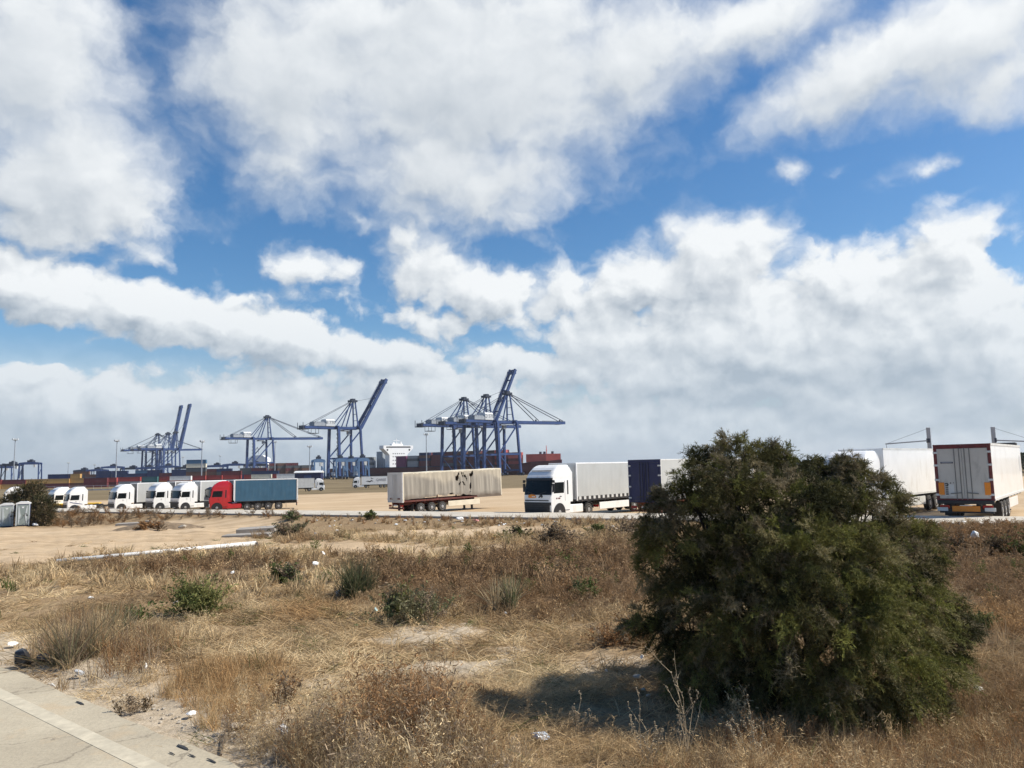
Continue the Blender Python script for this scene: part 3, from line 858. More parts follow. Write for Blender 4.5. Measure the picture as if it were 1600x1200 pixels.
# the box runs away along (fx, fy); local +X forward, front wall at x = 13.4
t4.location = (base.x + rightv[0]*1.27, base.y + rightv[1]*1.27, gz(base.x+3*fx, base.y+3*fy))
t4.rotation_euler = (0, 0, a4)
build_trailer(t4, 13.4, M_WHITE, M_OXRED, M_DOORGREY, length=13.4, style='reefer')
rb = MB().box(-.13, -.02, -1.27, 1.27, .96, 1.14, .02); rb.build('rear_buffer', M_BLACK, t4)
MB().box(-.05, .0, -.62, .62, .58, .86, .01).build('hazard_plate', M_ORANGE, t4)
for s in (1, -1):
    MB().box(-.085, -.05, s*1.02-.13, s*1.02+.13, 1.42, 2.05, .01).build('reflector_board', M_ORANGE, t4)
    MB().box(-.06, .0, s*1.05-.24, s*1.05+.24, .60, .78, .01).build('number_plate', M_GREYWHITE, t4)
st = MB()
for k in range(6): st.box(-.075, -.05, .72, .84, 1.43+k*.105, 1.49+k*.105)
st.build('warning_stripe_lettering', M_CHASSIS, t4)
M_BADGE = mat('navy_badge', (.02, .03, .08), .4)
MB().box(-.062, -.045, .42, .98, 3.02, 3.10).build('door_badge', M_BADGE, t4)
bd = MB()
for k in range(9): bd.box(-.068, -.055, .47+k*.052, .505+k*.052, 3.045, 3.075)
bd.build('badge_lettering', M_GREYWHITE, t4)
for (y, z, r) in ((.84, 1.98, .02), (.72, 1.93, .035), (.60, 2.02, .03), (.46, 2.03, .02)): MB().cyl((-.055, y, z), (-.035, y, z), r, n=8).build('door_hole', M_BLACK, t4)
MB().box(-.052, -.045, .45, .88, 1.35, 1.95).build('patch_plate', M_GREYWHITE, t4)
MB().box(13.4, 13.95, -1.1, 1.1, 2.1, 4.22, .05).build('refrigeration_unit', M_CHASSIS, t4)
M_STAIN = mat('grey_stain', (.48, .49, .5), .5)
ov = [(12.5+.42*math.cos(a), 2.9+.52*math.sin(a)) for a in np.linspace(0, 2*math.pi, 18, endpoint=False)]
MB().prism(ov, -1.278, -1.262).build('side_emblem', M_STAIN, t4)

# 5 burnt-looking torn trailer, no tractor
def burnt_material():
    m = bpy.data.materials.new('scorched_tarpaulin'); m.use_nodes = True
    t = NT(m.node_tree); b = m.node_tree.nodes['Principled BSDF']
    P = t.n('ShaderNodeTexCoord').outputs['Object']
    s = t.n('ShaderNodeSeparateXYZ'); t.link(P, s.inputs[0])
    n = t.noise(t.vm('MULTIPLY', P, (.5, 1, 1)), .9, 6, .65); st = t.noise(t.vm('MULTIPLY', P, (3.2, 1, .12)), 1.0, 5, .65)
    # soot rises in an arch: clean fabric along the top of the middle, grey below
    line = t.m('ADD', t.m('MULTIPLY', t.m('ABSOLUTE', t.m('SINE', t.m('MULTIPLY', s.outputs[0], .42))), -.9), t.m('MULTIPLY', n, 1.8))
    soot = t.mr(t.m('ADD', s.outputs[2], line), 3.25, 3.95, 1, 0, smooth=True)
    c = t.mix(t.mr(st, .35, .7), (.47, .42, .33), (.35, .31, .245))
    c = t.mix(t.m('MULTIPLY', soot, .9), c, t.mix(t.mr(st, .35, .65), (.20, .185, .16), (.36, .33, .28)))
    c = t.mix(t.mr(t.m('ADD', s.outputs[2], n), 1.75, 2.3, .85, 0), c, (.10, .07, .05))
    t.put(b.inputs['Base Color'], c); b.inputs['Roughness'].default_value = .8
    MATS['scorched_tarpaulin'] = m; return m
M_BURNT = burnt_material()
M_CREAM = mat('cream_roof', (.66, .60, .47), .6, var=.1, scale=1.5)
M_RUSTRED = mat('rust_red_frame', (.12, .032, .024), .8, var=.4, scale=3, dirt=(.1, .07, .05), dirt_amt=.6)
def h_holes(u, v):
    """Torn openings of the side curtain in (0..1 from the back, 0..1 from the hem)."""
    wob = vnoise(np.array([u*85.0]), np.array([v*7.0]), 15)[0]-.5; wo2 = vnoise(np.array([u*30.0]), np.array([v*16.0]), 19)[0]-.5
    for (cu, cv, ru, rv, sl) in ((.53, .78, .019, .18, .3), (.575, .86, .012, .12, -.4), (.61, .78, .011, .18, -.45), (.675, .88, .021, .10, .4), (.665, .45, .008, .34, .05), (.59, .56, .010, .10, -.6), (.55, .55, .007, .1, .4), (.45, .14, .03, .05, 0)):
        du = (u-cu-(v-cv)*sl*.25)/(ru*.8)+wob*1.7; dv = (v-cv)/rv+wo2*.9
        if du*du+dv*dv < 1: return True
    return False
def h_hem(u):
    f = vnoise(np.array([u*34.0]), np.array([.5]), 5)[0]; g = vnoise(np.array([u*90.0]), np.array([.5]), 8)[0]
    k = math.exp(-((u-.40)/.22)**2)
    return .10+.42*k*f+.16*g*k+.05*f
def h_sag(u): return .04*u+.05*math.sin(u*21)*.3-.05*(1-u)
t5 = thing('semi_trailer', 'scorched beige trailer with torn curtain side, standing alone on the sand without a tractor', 'trailer', (0, 0, 0), 0, G_LOT)
a5 = R(43); p5 = at(630, 741, 72.5)
cx, cy = -12.6, -1.27
c5, s5 = math.cos(a5), math.sin(a5)
t5.rotation_euler = (0, R(-0.8), a5)
t5.location = (p5.x-(cx*c5-cy*s5), p5.y-(cx*s5+cy*c5), gz(p5.x, p5.y)+.15)
build_trailer(t5, 0, M_BURNT, M_RUSTRED, M_GREYWHITE, length=12.6, style='curtain', roof=M_CREAM, straps=False, chassis_mat=M_RUSTRED,
              torn={'holes': h_holes, 'sag': h_sag, 'hem': h_hem}, front=M_BURNT, rear_frame=M_GREYWHITE, guard_mat=M_CREAM)
MB().box(-12.68, -12.58, -1.27, -1.16, 1.15, 3.95).build('corner_trim', M_WHITE, t5)
for s in (1, -1):
    MB().box(-12.70, -12.64, s*.62-.2, s*.62+.2, 1.42, 1.56).build('rear_sticker', M_OXRED, t5)

# 6 the row of lorries on the left, noses to the left
t6 = heading_at(326, 790, 97, 197, (2.3, 1.25), 'red lorry with dark blue-grey curtain trailer at the right end of the row', 'lorry', 'articulated_truck', G_LOT)
build_tractor(t6, M_RED, True, 'dark')
build_trailer(t6, -.75, M_TARP_BLUE, M_WHITE, M_GREYWHITE, straps=False, skirt=False, front=M_NAVY, length=7.8)
t6b = heading_at(329, 790, 101.5, 222, (2.3, 1.25), 'dark navy lorry squeezed between the red lorry and a white one, only its front showing', 'lorry', 'articulated_truck', G_LOT)
build_tractor(t6b, M_NAVY, False, 'dark'); build_trailer(t6b, -.75, M_TARP_BLUE, M_WHITE, M_GREYWHITE, straps=False, skirt=False, front=M_NAVY, length=7.5)
def row_lorry(px, D, head, label, trailer=None, front=None, high=True, swoosh=None, lower='paint', name='articulated_truck', cat='lorry', dz=0, length=13.6):
    t = heading_at(px, 790, D, head, (2.3, 1.25), label, cat, name, G_LOT, dz); t.scale = (1, 1, NP.uniform(.95, 1.02))
    build_tractor(t, M_WHITE, high, lower, swoosh=swoosh, visor='paint')
    if trailer: build_trailer(t, -.75, trailer, M_WHITE, M_GREYWHITE, front=front, straps=False, skirt=False, length=length)
    return t
row_lorry(278.5, 104, 229, 'white lorry with low roof cab and grey trailer, right beside the red lorry', M_TARP_GREY, M_TARP_GREY, lower='dark')
row_lorry(239, 107, 229, 'white lorry with a big dark grille, second white cab left of the red lorry', M_TARP_DKGREY, M_TARP_DKGREY, lower='dark')
row_lorry(178.5, 109, 227, 'white lorry with dark grey front wall and pale grey trailer showing behind its cab', M_TARP_GREY, M_TARP_DKGREY)
M_BLUEMARK = mat('blue_mark', (.03, .05, .15), .4)
row_lorry(104.5, 112, 222, 'white tractor unit without trailer, dark blue swoosh along its door', swoosh=M_BLUEMARK, name='tractor_unit', cat='tractor unit')
row_lorry(80.5, 116, 228, 'white tractor unit half hidden behind the bush near the toilets', name='tractor_unit', cat='tractor unit')
t = heading_at(152, 790, 117, 200, (-4.2, 1.25), 'low yellow flatbed chassis showing behind the white tractor with the blue swoosh', 'flatbed', 'flatbed_chassis', G_LOT)
MB().box(-4.4, 2.0, -1.2, 1.2, 1.02, 1.22, .02).build('deck', M_YELLOW, t)
MB().box(-4.3, 2.2, -.55, -.40, .66, 1.0).box(-4.3, 2.2, .40, .55, .66, 1.0).box(-3.3, -3.1, -1, 1, .42, .6).box(1.0, 1.2, -1, 1, .42, .6).build('frame_rail', M_YELLOW, t)
for s in (1, -1):
    MB().box(-2.4, .2, s*1.05-.15, s*1.05+.15, .5, .98, .04).build('tool_box', M_YELLOW, t)
    for x in (-3.2, -1.9, 1.1): wheel(t, x, s*1.08)
row_lorry(4, 126, 215, 'white tractor unit at the far left, partly hidden by the bush above the toilets', name='tractor_unit', cat='tractor unit')
# farther lorries on the verge
t = heading_at(507, 760, 236, 18, (2.3, -1.25), 'white lorry with plain grey box facing right on the far brown verge', 'lorry', 'articulated_truck', G_LOT)
build_tractor(t, M_WHITE, True, 'paint'); build_trailer(t, -.75, M_GREYWHITE, M_GREYWHITE, M_GREYWHITE, style='reefer', skirt=False)
t = heading_at(551, 760, 268, 192, (2.3, 1.25), 'white lorry with a dark bird mark and grey lettering, far off on the verge', 'lorry', 'articulated_truck', G_LOT)
build_tractor(t, M_WHITE, True, 'paint'); bx = build_trailer(t, -.75, M_WHITE, M_GREYWHITE, M_WHITE, style='reefer', skirt=False, length=11.6)
lettering(bx, 'QARSE', 1.15, (-7.6, 1.30, 2.75), math.pi, mat('mark_grey', (.22, .2, .2), .6), 'side_lettering')
bird = [(-2.2, 2.35), (-3.0, 2.55), (-3.6, 2.35), (-4.2, 2.75), (-5.0, 2.2), (-4.2, 2.35), (-3.7, 1.95), (-3.0, 2.25)]
MB().prism(bird, 1.285, 1.30).build('bird_mark', M_CHASSIS, bx)
MB().prism([(-4.0, 3.75), (-4.3, 3.4), (-5.0, 3.3), (-4.5, 3.15), (-4.1, 3.25)], 1.285, 1.30).build('bird_mark', M_CHASSIS, bx)

# ------------------------------------------------------------------ harbour beyond the lot
M_CBLUE = mat('crane_blue', (.026, .058, .175), .45, var=.2, scale=.3, dirt=(.07, .08, .12), dirt_amt=.5)
M_CDARK = mat('crane_dark_steel', (.022, .030, .055), .5, var=.25, scale=.4)
M_CWHITE = mat('crane_house_white', (.56, .58, .60), .45, var=.05, scale=.5)
M_CGREY = mat('crane_grey', (.30, .33, .37), .5, var=.15, scale=.5)
M_LBLUE = mat('carrier_light_blue', (.085, .16, .29), .45, var=.12, scale=.4)
M_MARK = mat('crane_mark', (.10, .13, .16), .6)

def truss_pair(name, p0, p1, gap, w, h, material, root, rungs=10):
    """Twin box girders joined by rungs: one welded part."""
    p0, p1 = Vector(p0), Vector(p1); mb = MB()
    for s in (-1, 1): mb.beam(p0+Vector((0, s*gap/2, 0)), p1+Vector((0, s*gap/2, 0)), w, h)
    for k in range(rungs+1):
        q = p0+(p1-p0)*(k/rungs); mb.beam(q+Vector((0, -gap/2, 0)), q+Vector((0, gap/2, 0)), w*.5, h*.6)
    return mb.build(name, material, root)

def sts_crane(loc, head, label, boom_deg, gauge=22, base=18, zg=40, apex=63.5, out=57, back=28, name_text=None):
    """Ship-to-shore crane. Local +X points over the water; landside legs at x = 0."""
    root = thing('container_crane', label, 'crane', loc, head, 'blue ship to shore cranes along the quay')
    hb = base/2; lw = 1.7
    for x in (0, gauge):
        for s in (-1, 1):
            top = (x+(0 if x == 0 else -1.6), s*hb*.80, zg+1.2)
            leg = MB().beam((x, s*hb, 2.2), top, lw*(1.25 if x == 0 else .9), lw, up=(0, 1, 0)).build('leg', M_CBLUE, root)
            bg = MB()
            bg.box(x-.7, x+.7, s*hb-3.4, s*hb+3.4, .9, 2.3)
            for k in range(4): bg.cyl((x-.35, s*hb-2.6+k*1.73, .55), (x+.35, s*hb-2.6+k*1.73, .55), .5, n=10)
            bg.build('bogie', M_CDARK, root)
    for x in (0, gauge):
        MB().beam((x, -hb, 4.2), (x, hb, 4.2), 1.2, 1.6).build('sill_beam', M_CBLUE, root)
        MB().beam((x-(0 if x == 0 else 1.5), -hb*.8, zg+1.8), (x-(0 if x == 0 else 1.5), hb*.8, zg+1.8), 1.6, 2.0).build('cross_beam', M_CBLUE, root)
    zp = 16.5
    for s in (-1, 1):
        MB().beam((0, s*hb*.93, zp), (gauge-.6, s*hb*.93, zp), 1.0, 1.4).build('portal_beam', M_CBLUE, root)
        MB().beam((.4, s*hb*.92, zp+.6), (gauge-1.4, s*hb*.82, zg-1.0), .85).build('diagonal_brace', M_CBLUE, root)
        MB().beam((.4, s*hb*.95, zp-.6), (gauge*.5, s*hb*.97, 5.0), .55).build('diagonal_brace', M_CBLUE, root)
    # stair tower on a landside leg
    st = MB()
    for k in range(11):
        z = 4+k*3.2; st.box(-2.2, -.9, -hb*.9-.7, -hb*.9+.7, z, z+.25); st.beam((-1.0, -hb*.9-.6, z), (-2.1, -hb*.9+.6, z+3.2), .25)
    st.build('stair_tower', M_CDARK, root)
    g = 6.4
    truss_pair('girder', (-back, 0, zg+1.2), (gauge+1.0, 0, zg+1.2), g, 1.1, 2.0, M_CBLUE, root, 12)
    # walkway along the girder
    wk = MB().box(-back, gauge+1, g/2+.7, g/2+1.7, zg+2.2, zg+2.35)
    for k in range(17): x = -back+(back+gauge)*k/16; wk.beam((x, g/2+1.7, zg+2.3), (x, g/2+1.7, zg+3.4), .09)
    wk.beam((-back, g/2+1.7, zg+3.4), (gauge+1, g/2+1.7, zg+3.4), .09)
    wk.build('walkway', M_CDARK, root)
    # backreach end platform
    e = MB().box(-back-2.2, -back+4, -4.6, 4.6, zg-.4, zg+.2).box(-back-1.5, -back+1, -3.4, 3.4, zg+.2, zg+2.6)
    for y in (-4.4, 4.4): e.beam((-back-2, y, zg), (-back-2, y, zg+5), .35)
    e.build('end_platform', M_CDARK, root)
    # machinery house with bevelled roof
    hs = MB().prism([(-4.2, zg+2.4), (4.2, zg+2.4), (4.2, zg+7.0), (3.4, zg+8.0), (-3.4, zg+8.0), (-4.2, zg+7.0)], -9.5, -1.5, 'x').build('machinery_house', M_CWHITE, root)
    hb2 = MB().box(-20, -10, -4.0, 4.0, zg+2.4, zg+5.0)
    for k in range(6): hb2.box(-20+k*1.7, -19+k*1.7, -3.0, 3.0, zg+5.0, zg+5.9)
    hb2.build('winch_platform', M_CGREY, root)
    if name_text:
        for s in (-1, 1): lettering(hs, name_text, 3.6, (-5.5, s*4.24, zg+5.2), 0 if s < 0 else math.pi, M_MARK)
    # A-frame
    xa = gauge*.80
    for s in (-1, 1):
        MB().beam((gauge-1.4, s*3.6, zg+2.4), (xa+1.2, s*1.7, apex), .95).build('tower_leg', M_CBLUE, root)
        MB().beam((gauge*.42, s*3.6, zg+2.4), (xa-.8, s*1.7, apex), .75).build('tower_leg', M_CBLUE, root)
        MB().beam((0, s*3.6, zg+2.4), (xa-1.2, s*1.8, apex-.6), .62).build('back_brace', M_CBLUE, root)
        MB().beam((xa-1.5, s*1.6, apex), (-back+3, s*3.2, zg+2.6), .30).build('backstay', M_CDARK, root)
    MB().box(xa-3.0, xa+2.8, -3.0, 3.0, apex-.4, apex+1.2).box(xa-1.5, xa+1.3, -2, 2, apex+1.2, apex+2.4).build('apex_platform', M_CDARK, root)
    cb = MB()
    for k in range(1, 4):
        f = k/4; q = Vector((gauge-1.4+(xa+1.2-gauge+1.4)*f, 0, zg+2.4+(apex-zg-2.4)*f)); w = 3.6+(1.7-3.6)*f
        cb.beam(q+Vector((0, -w, 0)), q+Vector((0, w, 0)), .4)
    cb.build('tower_rung_trim', M_CBLUE, root)
    # boom
    hx, hz = gauge+1.6, zg+1.4; a = R(boom_deg); d = Vector((math.cos(a), 0, math.sin(a)))
    H = Vector((hx, 0, hz)); T = H+d*out
    nrm = Vector((-d.z, 0, d.x))
    bo = MB()
    for s in (-1, 1):
        bo.beam(H+Vector((0, s*g/2, 0)), T+Vector((0, s*g/2*.96, 0)), 1.5, 2.3)
    for k in range(6):
        q = H+d*(out*(.04+.19*k)); bo.beam(q+Vector((0, -g/2, 0)), q+Vector((0, g/2, 0)), .8, 1.0)
    bo.box(-.01, .01, -.01, .01, 0, .01)
    boom = MB(); boom.v, boom.f = bo.v[:-8], bo.f[:-6]
    tip = H+d*(out-1)
    boom.beam(tip-d*2.2+Vector((0, -g/2-.8, 0)), tip-d*2.2+Vector((0, g/2+.8, 0)), 3.0, 2.4)
    boom = boom.build('boom', M_CBLUE, root)
    fin = MB()
    for f in (.45, .95): q = H+d*out*f; fin.beam(q-nrm*.2, q+nrm*2.6, 1.0, 1.0)
    for s in (-1, 1):
        q0, q1 = H+d*out*.5+Vector((0, s*(g/2+1), 0))+nrm*1.4, H+d*out*.98+Vector((0, s*(g/2+1), 0))+nrm*1.4
        fin.beam(q0, q1, .16)
    fin.build('boom_bracket_trim', M_CDARK, boom)
    A = Vector((xa+1.5, 0, apex+.3))
    if boom_deg < 10:
        for s in (-1, 1):
            for f in (.46, .97):
                MB().beam(A+Vector((0, s*1.5, 0)), H+d*out*f+nrm*1.6+Vector((0, s*2.6, 0)), .46).build('forestay', M_CDARK, root)
    else:
        MB().beam(A, H+d*out*.62, .22).build('forestay', M_CDARK, root)
        for s in (-1, 1): MB().beam(H+d*out*.46+nrm*1.6+Vector((0, s*2.2, 0)), H+d*out*.08+nrm*2.2+Vector((0, s*2.4, 0)), .32).build('folded_stay', M_CDARK, root)
    # trolley and driver's cab under the girder
    tr = MB().box(gauge*.35, gauge*.35+5, -3.2, 3.2, zg-1.3, zg-.2).box(gauge*.35+4.8, gauge*.35+7.2, -1.3, 1.3, zg-4.0, zg-1.2)
    tr.build('trolley', M_CGREY, root)
    cg = MB().box(-back+6, -back+13, -2.6, 2.6, zg-3.6, zg-3.2)
    for x in (-back+6.2, -back+12.8):
        for y in (-2.4, 2.4): cg.beam((x, y, zg-3.4), (x, y, zg), .25)
    cg.build('service_basket', M_CDARK, root)
    return root

CRH = R(44)
def crane_at(px, D, label, boom, txt=None, **k):
    """px is where the tower top shows; apex sits over local x = .8 gauge."""
    g = k.get('gauge', 22); p = at(px, 700, D); c, s = math.cos(CRH), math.sin(CRH)
    return sts_crane((p.x-.8*g*c, p.y-.8*g*s, 0), CRH, label, boom, name_text=txt, **k)
crane_at(794, 590, 'blue quay crane with lowered boom, right one of the three standing together', 1, 'Q 570')
crane_at(761, 611, 'blue quay crane with raised boom, middle one of the three standing together', 62, 'Q 570', out=53)
crane_at(726, 632, 'blue quay crane with lowered boom, left one of the three standing together', 1, 'Q 570')
crane_at(551, 627, 'blue quay crane with raised boom standing alone beside the white ship bridge', 59, 'B 770', out=50)
crane_at(417, 787, 'blue quay crane with lowered boom standing alone, forestays spread like a fan', 1, 'E 770')
crane_at(246, 1080, 'blue quay crane with lowered boom beside two raised booms on the left', 1, 'B 770')
crane_at(262, 1062, 'blue quay crane with raised boom, left of the two raised far booms', 80, 'B 770', out=64)
crane_at(274, 1040, 'blue quay crane with raised boom, right of the two raised far booms', 79, 'B 770', out=64)

# ------------------------------------------------------------------ containers
CC = {'maroon': (.13, .025, .030), 'red': (.32, .05, .045), 'ochre': (.50, .30, .10), 'navy': (.02, .035, .11), 'blue': (.06, .15, .26), 'grey': (.30, .32, .34),
      'dark grey': (.09, .10, .11), 'cream': (.68, .64, .52), 'brown': (.15, .075, .05), 'white': (.75, .75, .73), 'orange': (.55, .16, .04), 'purple': (.16, .03, .10), 'teal': (.05, .15, .16), 'salmon': (.55, .13, .11)}
CONT = {}
def container_mesh(col, L):
    key = (col, round(L, 2))
    if key not in CONT:
        m = mat(col.replace(' ', '_')+'_container_paint', CC[col], .55, var=.12, scale=.6, dirt=tuple(.5*x+.08 for x in CC[col]), dirt_amt=.5)
        mb = MB(); W, Hh = 1.22, 2.59
        n = int(L/.55)
        for s in (-1, 1):                       # corrugated long sides
            rows = []
            for z in (.16, Hh-.12):
                r = []
                for k in range(n*4+1):
                    x = -L/2+.12+(L-.24)*k/(n*4); o = .055 if k % 4 in (1, 2) else 0
                    r.append((x, s*(W-.06+o*.9), z))
                rows.append(r)
            mb.grid(rows)
        mb.box(-L/2+.05, L/2-.05, -W+.08, W-.08, .1, Hh-.04)
        for s in (-1, 1):
            mb.box(-L/2, L/2, s*W-.06, s*W+.0 if s > 0 else s*W+.06, 0, .17); mb.box(-L/2, L/2, s*W-.06, s*W+.0 if s > 0 else s*W+.06, Hh-.12, Hh)
            for e in (-1, 1): mb.box(e*L/2-.08, e*L/2+.08, s*W-.09, s*W+.09, 0, Hh+.004)
        CONT[key] = mb.mesh('container', m)
    return CONT[key]
def container(col, L, loc, head, label, group):
    o = inst('container', container_mesh(col, L), None, loc, (0, 0, head))
    return tag(o, label, 'container', group)
ORD = ('first', 'second', 'third', 'fourth', 'fifth', 'sixth', 'seventh', 'eighth', 'ninth', 'tenth', 'eleventh', 'twelfth', 'thirteenth', 'fourteenth', 'fifteenth')
TIER = ('bottom', 'second', 'third', 'fourth', 'fifth', 'sixth', 'seventh')
def stack(px, D, cols, L, where, head=R(6), z0=0.0, group='containers stacked in the yard'):
    """One pile, bottom first. px: middle of its long side in the photo."""
    p = at(px, 740, D)
    cols = cols[1:] if D < 490 else cols
    for k, c in enumerate(cols):
        if c is None: continue
        w = 'top' if k == len(cols)-1 and k else TIER[k] if len(cols) > 1 else 'only'
        container(c, L, (p.x, p.y, z0+k*2.6), head+R(NP.uniform(-.3, .3)), f'{c} container, {w} of the pile {where}'.replace(' ,', ','), group)
F40, F20 = 12.19, 6.06
# front rows on the left (bottom colour first)
for px, D, cols, L, wh in (
    (-14, 430, ('maroon', 'ochre', 'red'), F40, 'at the left picture edge'),
    (24, 432, ('brown', 'ochre', 'maroon'), F40, 'over the left toilet'),
    (60, 434, ('brown', 'brown', 'ochre'), F40, 'over the right toilet'),
    (92, 428, ('dark grey', 'maroon', 'ochre'), F40, 'above the white tractor behind the bush'),
    (94, 445, ('navy', 'navy', 'navy', 'navy'), F40, 'with four navy tiers above the bush'),
    (123, 430, ('dark grey', 'brown', 'ochre'), F40, 'above the swoosh tractor'),
    (118, 446, ('navy', 'navy', 'navy', 'ochre'), F20, 'of navy boxes under one ochre box'),
    (151, 424, ('ochre', 'maroon', 'maroon'), F40, 'just right of the ochre piles'),
    (175, 440, ('ochre', 'maroon', 'red'), F20, 'left of the tall lamp mast'),
    (204, 470, ('grey', 'grey', 'red'), F40, 'right of the tall lamp mast'),
    (231, 474, ('teal', 'teal', 'teal'), F40, 'of three teal boxes'),
    (256, 478, ('red', 'orange', 'red'), F20, 'with an orange middle box'),
    (271, 470, ('maroon', 'navy', 'red'), F20, 'left of the white box'),
    (283, 462, ('maroon', 'orange', 'white'), F40, 'under the one white box'),
    (306, 480, ('brown', 'maroon', 'red'), F40, 'under the cream and blue tower pile'),
    (332, 486, ('brown', 'maroon', 'red'), F40, 'above the red cab'),
    (362, 490, ('brown', 'red', 'maroon'), F40, 'above the front of the blue trailer'),
    (390, 484, ('maroon', 'brown', 'red'), F20, 'above the middle of the blue trailer'),
    (409, 480, ('maroon', 'dark grey', 'cream'), F40, 'topped by the one cream box'),
    (436, 486, ('brown', 'maroon', 'red'), F40, 'above the rear of the blue trailer'),
    (307, 500, ('brown', 'brown', 'brown', 'dark grey', 'cream', 'blue'), F40, 'rising as the tower of cream and blue boxes'),
    (449, 470, ('maroon', 'grey', 'white'), F40, 'left of the navy shed'),
):
    stack(px, D, cols, L, wh)
# dark red piles on the far quay in front of the second ship
k = 0
for px, n, c in ((430, 6, 'maroon'), (443, 6, 'brown'), (456, 6, 'maroon'), (469, 5, 'brown'), (481, 5, 'brown')):
    stack(px, 770, tuple([c, 'maroon', 'brown', c, 'dark grey', c][:n]), F40 if k % 2 == 0 else F20*2, f', {ORD[k]} from left of the dark far piles', R(20)); k += 1

# darker rows behind, mostly navy and brown
for k, (px, n) in enumerate(((128, 4), (146, 3), (163, 4), (188, 4), (206, 3), (224, 4), (243, 4), (262, 3), (281, 4), (333, 4), (351, 4), (369, 3), (387, 4), (405, 4), (424, 3))):
    pal = ('navy', 'maroon', 'navy', 'brown', 'dark grey', 'navy', 'blue')
    stack(px, 640, tuple(pal[int(NP.integers(7))] for _ in range(n)), F40, f', {ORD[k]} from left of the dark rows behind', R(5), group='containers in the dark rows behind')
# navy tent-like shed
p = at(483, 750, 420)
sh = thing('storage_shed', 'navy walled storage shed with a flat white roof behind the blue trailer', 'shed', (p.x, p.y, 0), R(4))
MB().box(-7.0, 7.0, -4, 4, 0, 5.6).build('wall', M_NAVY, sh)
MB().prism([(-4.4, 5.6), (4.4, 5.6), (4.2, 6.1), (0, 6.7), (-4.2, 6.1)], -7.4, 7.4, 'x').build('roof', M_WHITE, sh)
MB().box(-2, 2, -4.06, -3.98, 0.2, 4.2).build('sliding_door', M_CBLUE, sh)

# ------------------------------------------------------------------ yard cranes
def yard_gantry(px, D, label, col, w=23, l=9, h=22, head=R(8), group='yard gantry cranes among the containers', cab=True):
    p = at(px, 740, D); root = thing('yard_gantry', label, 'gantry crane', (p.x, p.y, 0), head, group)
    for x in (-w/2, w/2):
        for y in (-l/2, l/2):
            MB().beam((x*1.06, y, 1.4), (x, y*.8, h-1.5), 1.0, 1.0, up=(0, 1, 0)).build('leg', col, root)
            MB().cyl((x*1.06-.4, y, .8), (x*1.06+.4, y, .8), .8, n=10).build('tyre', M_TYRE, root)
        MB().beam((x*1.06, -l/2-1, 2.0), (x*1.06, l/2+1, 2.0), 1.1, 1.0).build('sill_beam', col, root)
        MB().beam((x*1.03, -l/2, h*.30), (x*1.01, l/2*.85, h*.75), .45).build('diagonal_brace', col, root)
    for y in (-l/2*.8, l/2*.8): MB().prism([(-w/2-1, h-2.2), (w/2+1, h-2.2), (w/2+.4, h-.3), (w*.18, h+.4), (-w*.18, h+.4), (-w/2-.4, h-.3)], y-.55, y+.55).build('girder', col, root)
    MB().box(-w*.10, w*.16, -l/2*.8-.6, l/2*.8+.6, h+.4, h+2.2).box(-w*.02, w*.10, -2, 2, h+2.2, h+3.2).build('trolley', M_CDARK, root)
    MB().box(w*.17, w*.17+2, -1, 1, h-5.2, h-2.4).build('operator_cab', M_CWHITE, root)
    MB().box(-w/2-2.2, -w/2-.6, -2.2, 2.2, 3, 5.6).build('power_pack', M_CWHITE if cab else M_CGREY, root)
    return root
for i, (px, D, w, h, lb) in enumerate((
    (19, 800, 17, 21, 'dark blue yard gantry, far left one beside the lamp mast'), (47, 790, 18, 22, 'dark blue yard gantry just right of the left lamp mast'),
    (4, 880, 20, 20, 'dark blue yard gantry cut by the left picture edge'),
    (131, 1000, 22, 15, 'dark blue yard gantry low behind the swoosh tractor'), (152, 980, 24, 15, 'dark blue yard gantry left of the second lamp mast'),
    (176, 940, 24, 18, 'dark blue yard gantry framing the second lamp mast'), (207, 960, 26, 16, 'dark blue yard gantry below the far crane back end'),
    (232, 930, 26, 16, 'dark blue yard gantry under the far crane legs'), (262, 920, 24, 17, 'dark blue yard gantry below the two raised booms'),
    (290, 900, 22, 15, 'dark blue yard gantry left of the tower pile'), (338, 880, 24, 16, 'dark blue yard gantry right of the tower pile'),
    (366, 860, 24, 17, 'dark blue yard gantry under the lone crane back end'), (400, 840, 24, 16, 'dark blue yard gantry between the lone crane legs'),
)):
    yard_gantry(px, D, lb, M_CBLUE if i % 3 else M_CDARK, w, 9, h, R(8+4*(i % 3)))
for px, D, lb in ((497, 585, 'light blue straddle carrier left of the lone raised crane'), (531, 580, 'light blue straddle carrier between the legs of the lone raised crane'), (548, 600, 'light blue straddle carrier at the right leg of the raised crane'),
                  (566, 575, 'light blue straddle carrier right of the lone raised crane')):
    yard_gantry(px, D, lb, M_LBLUE, 7.5, 8, 15.5, R(30), 'straddle carriers under the raised crane')

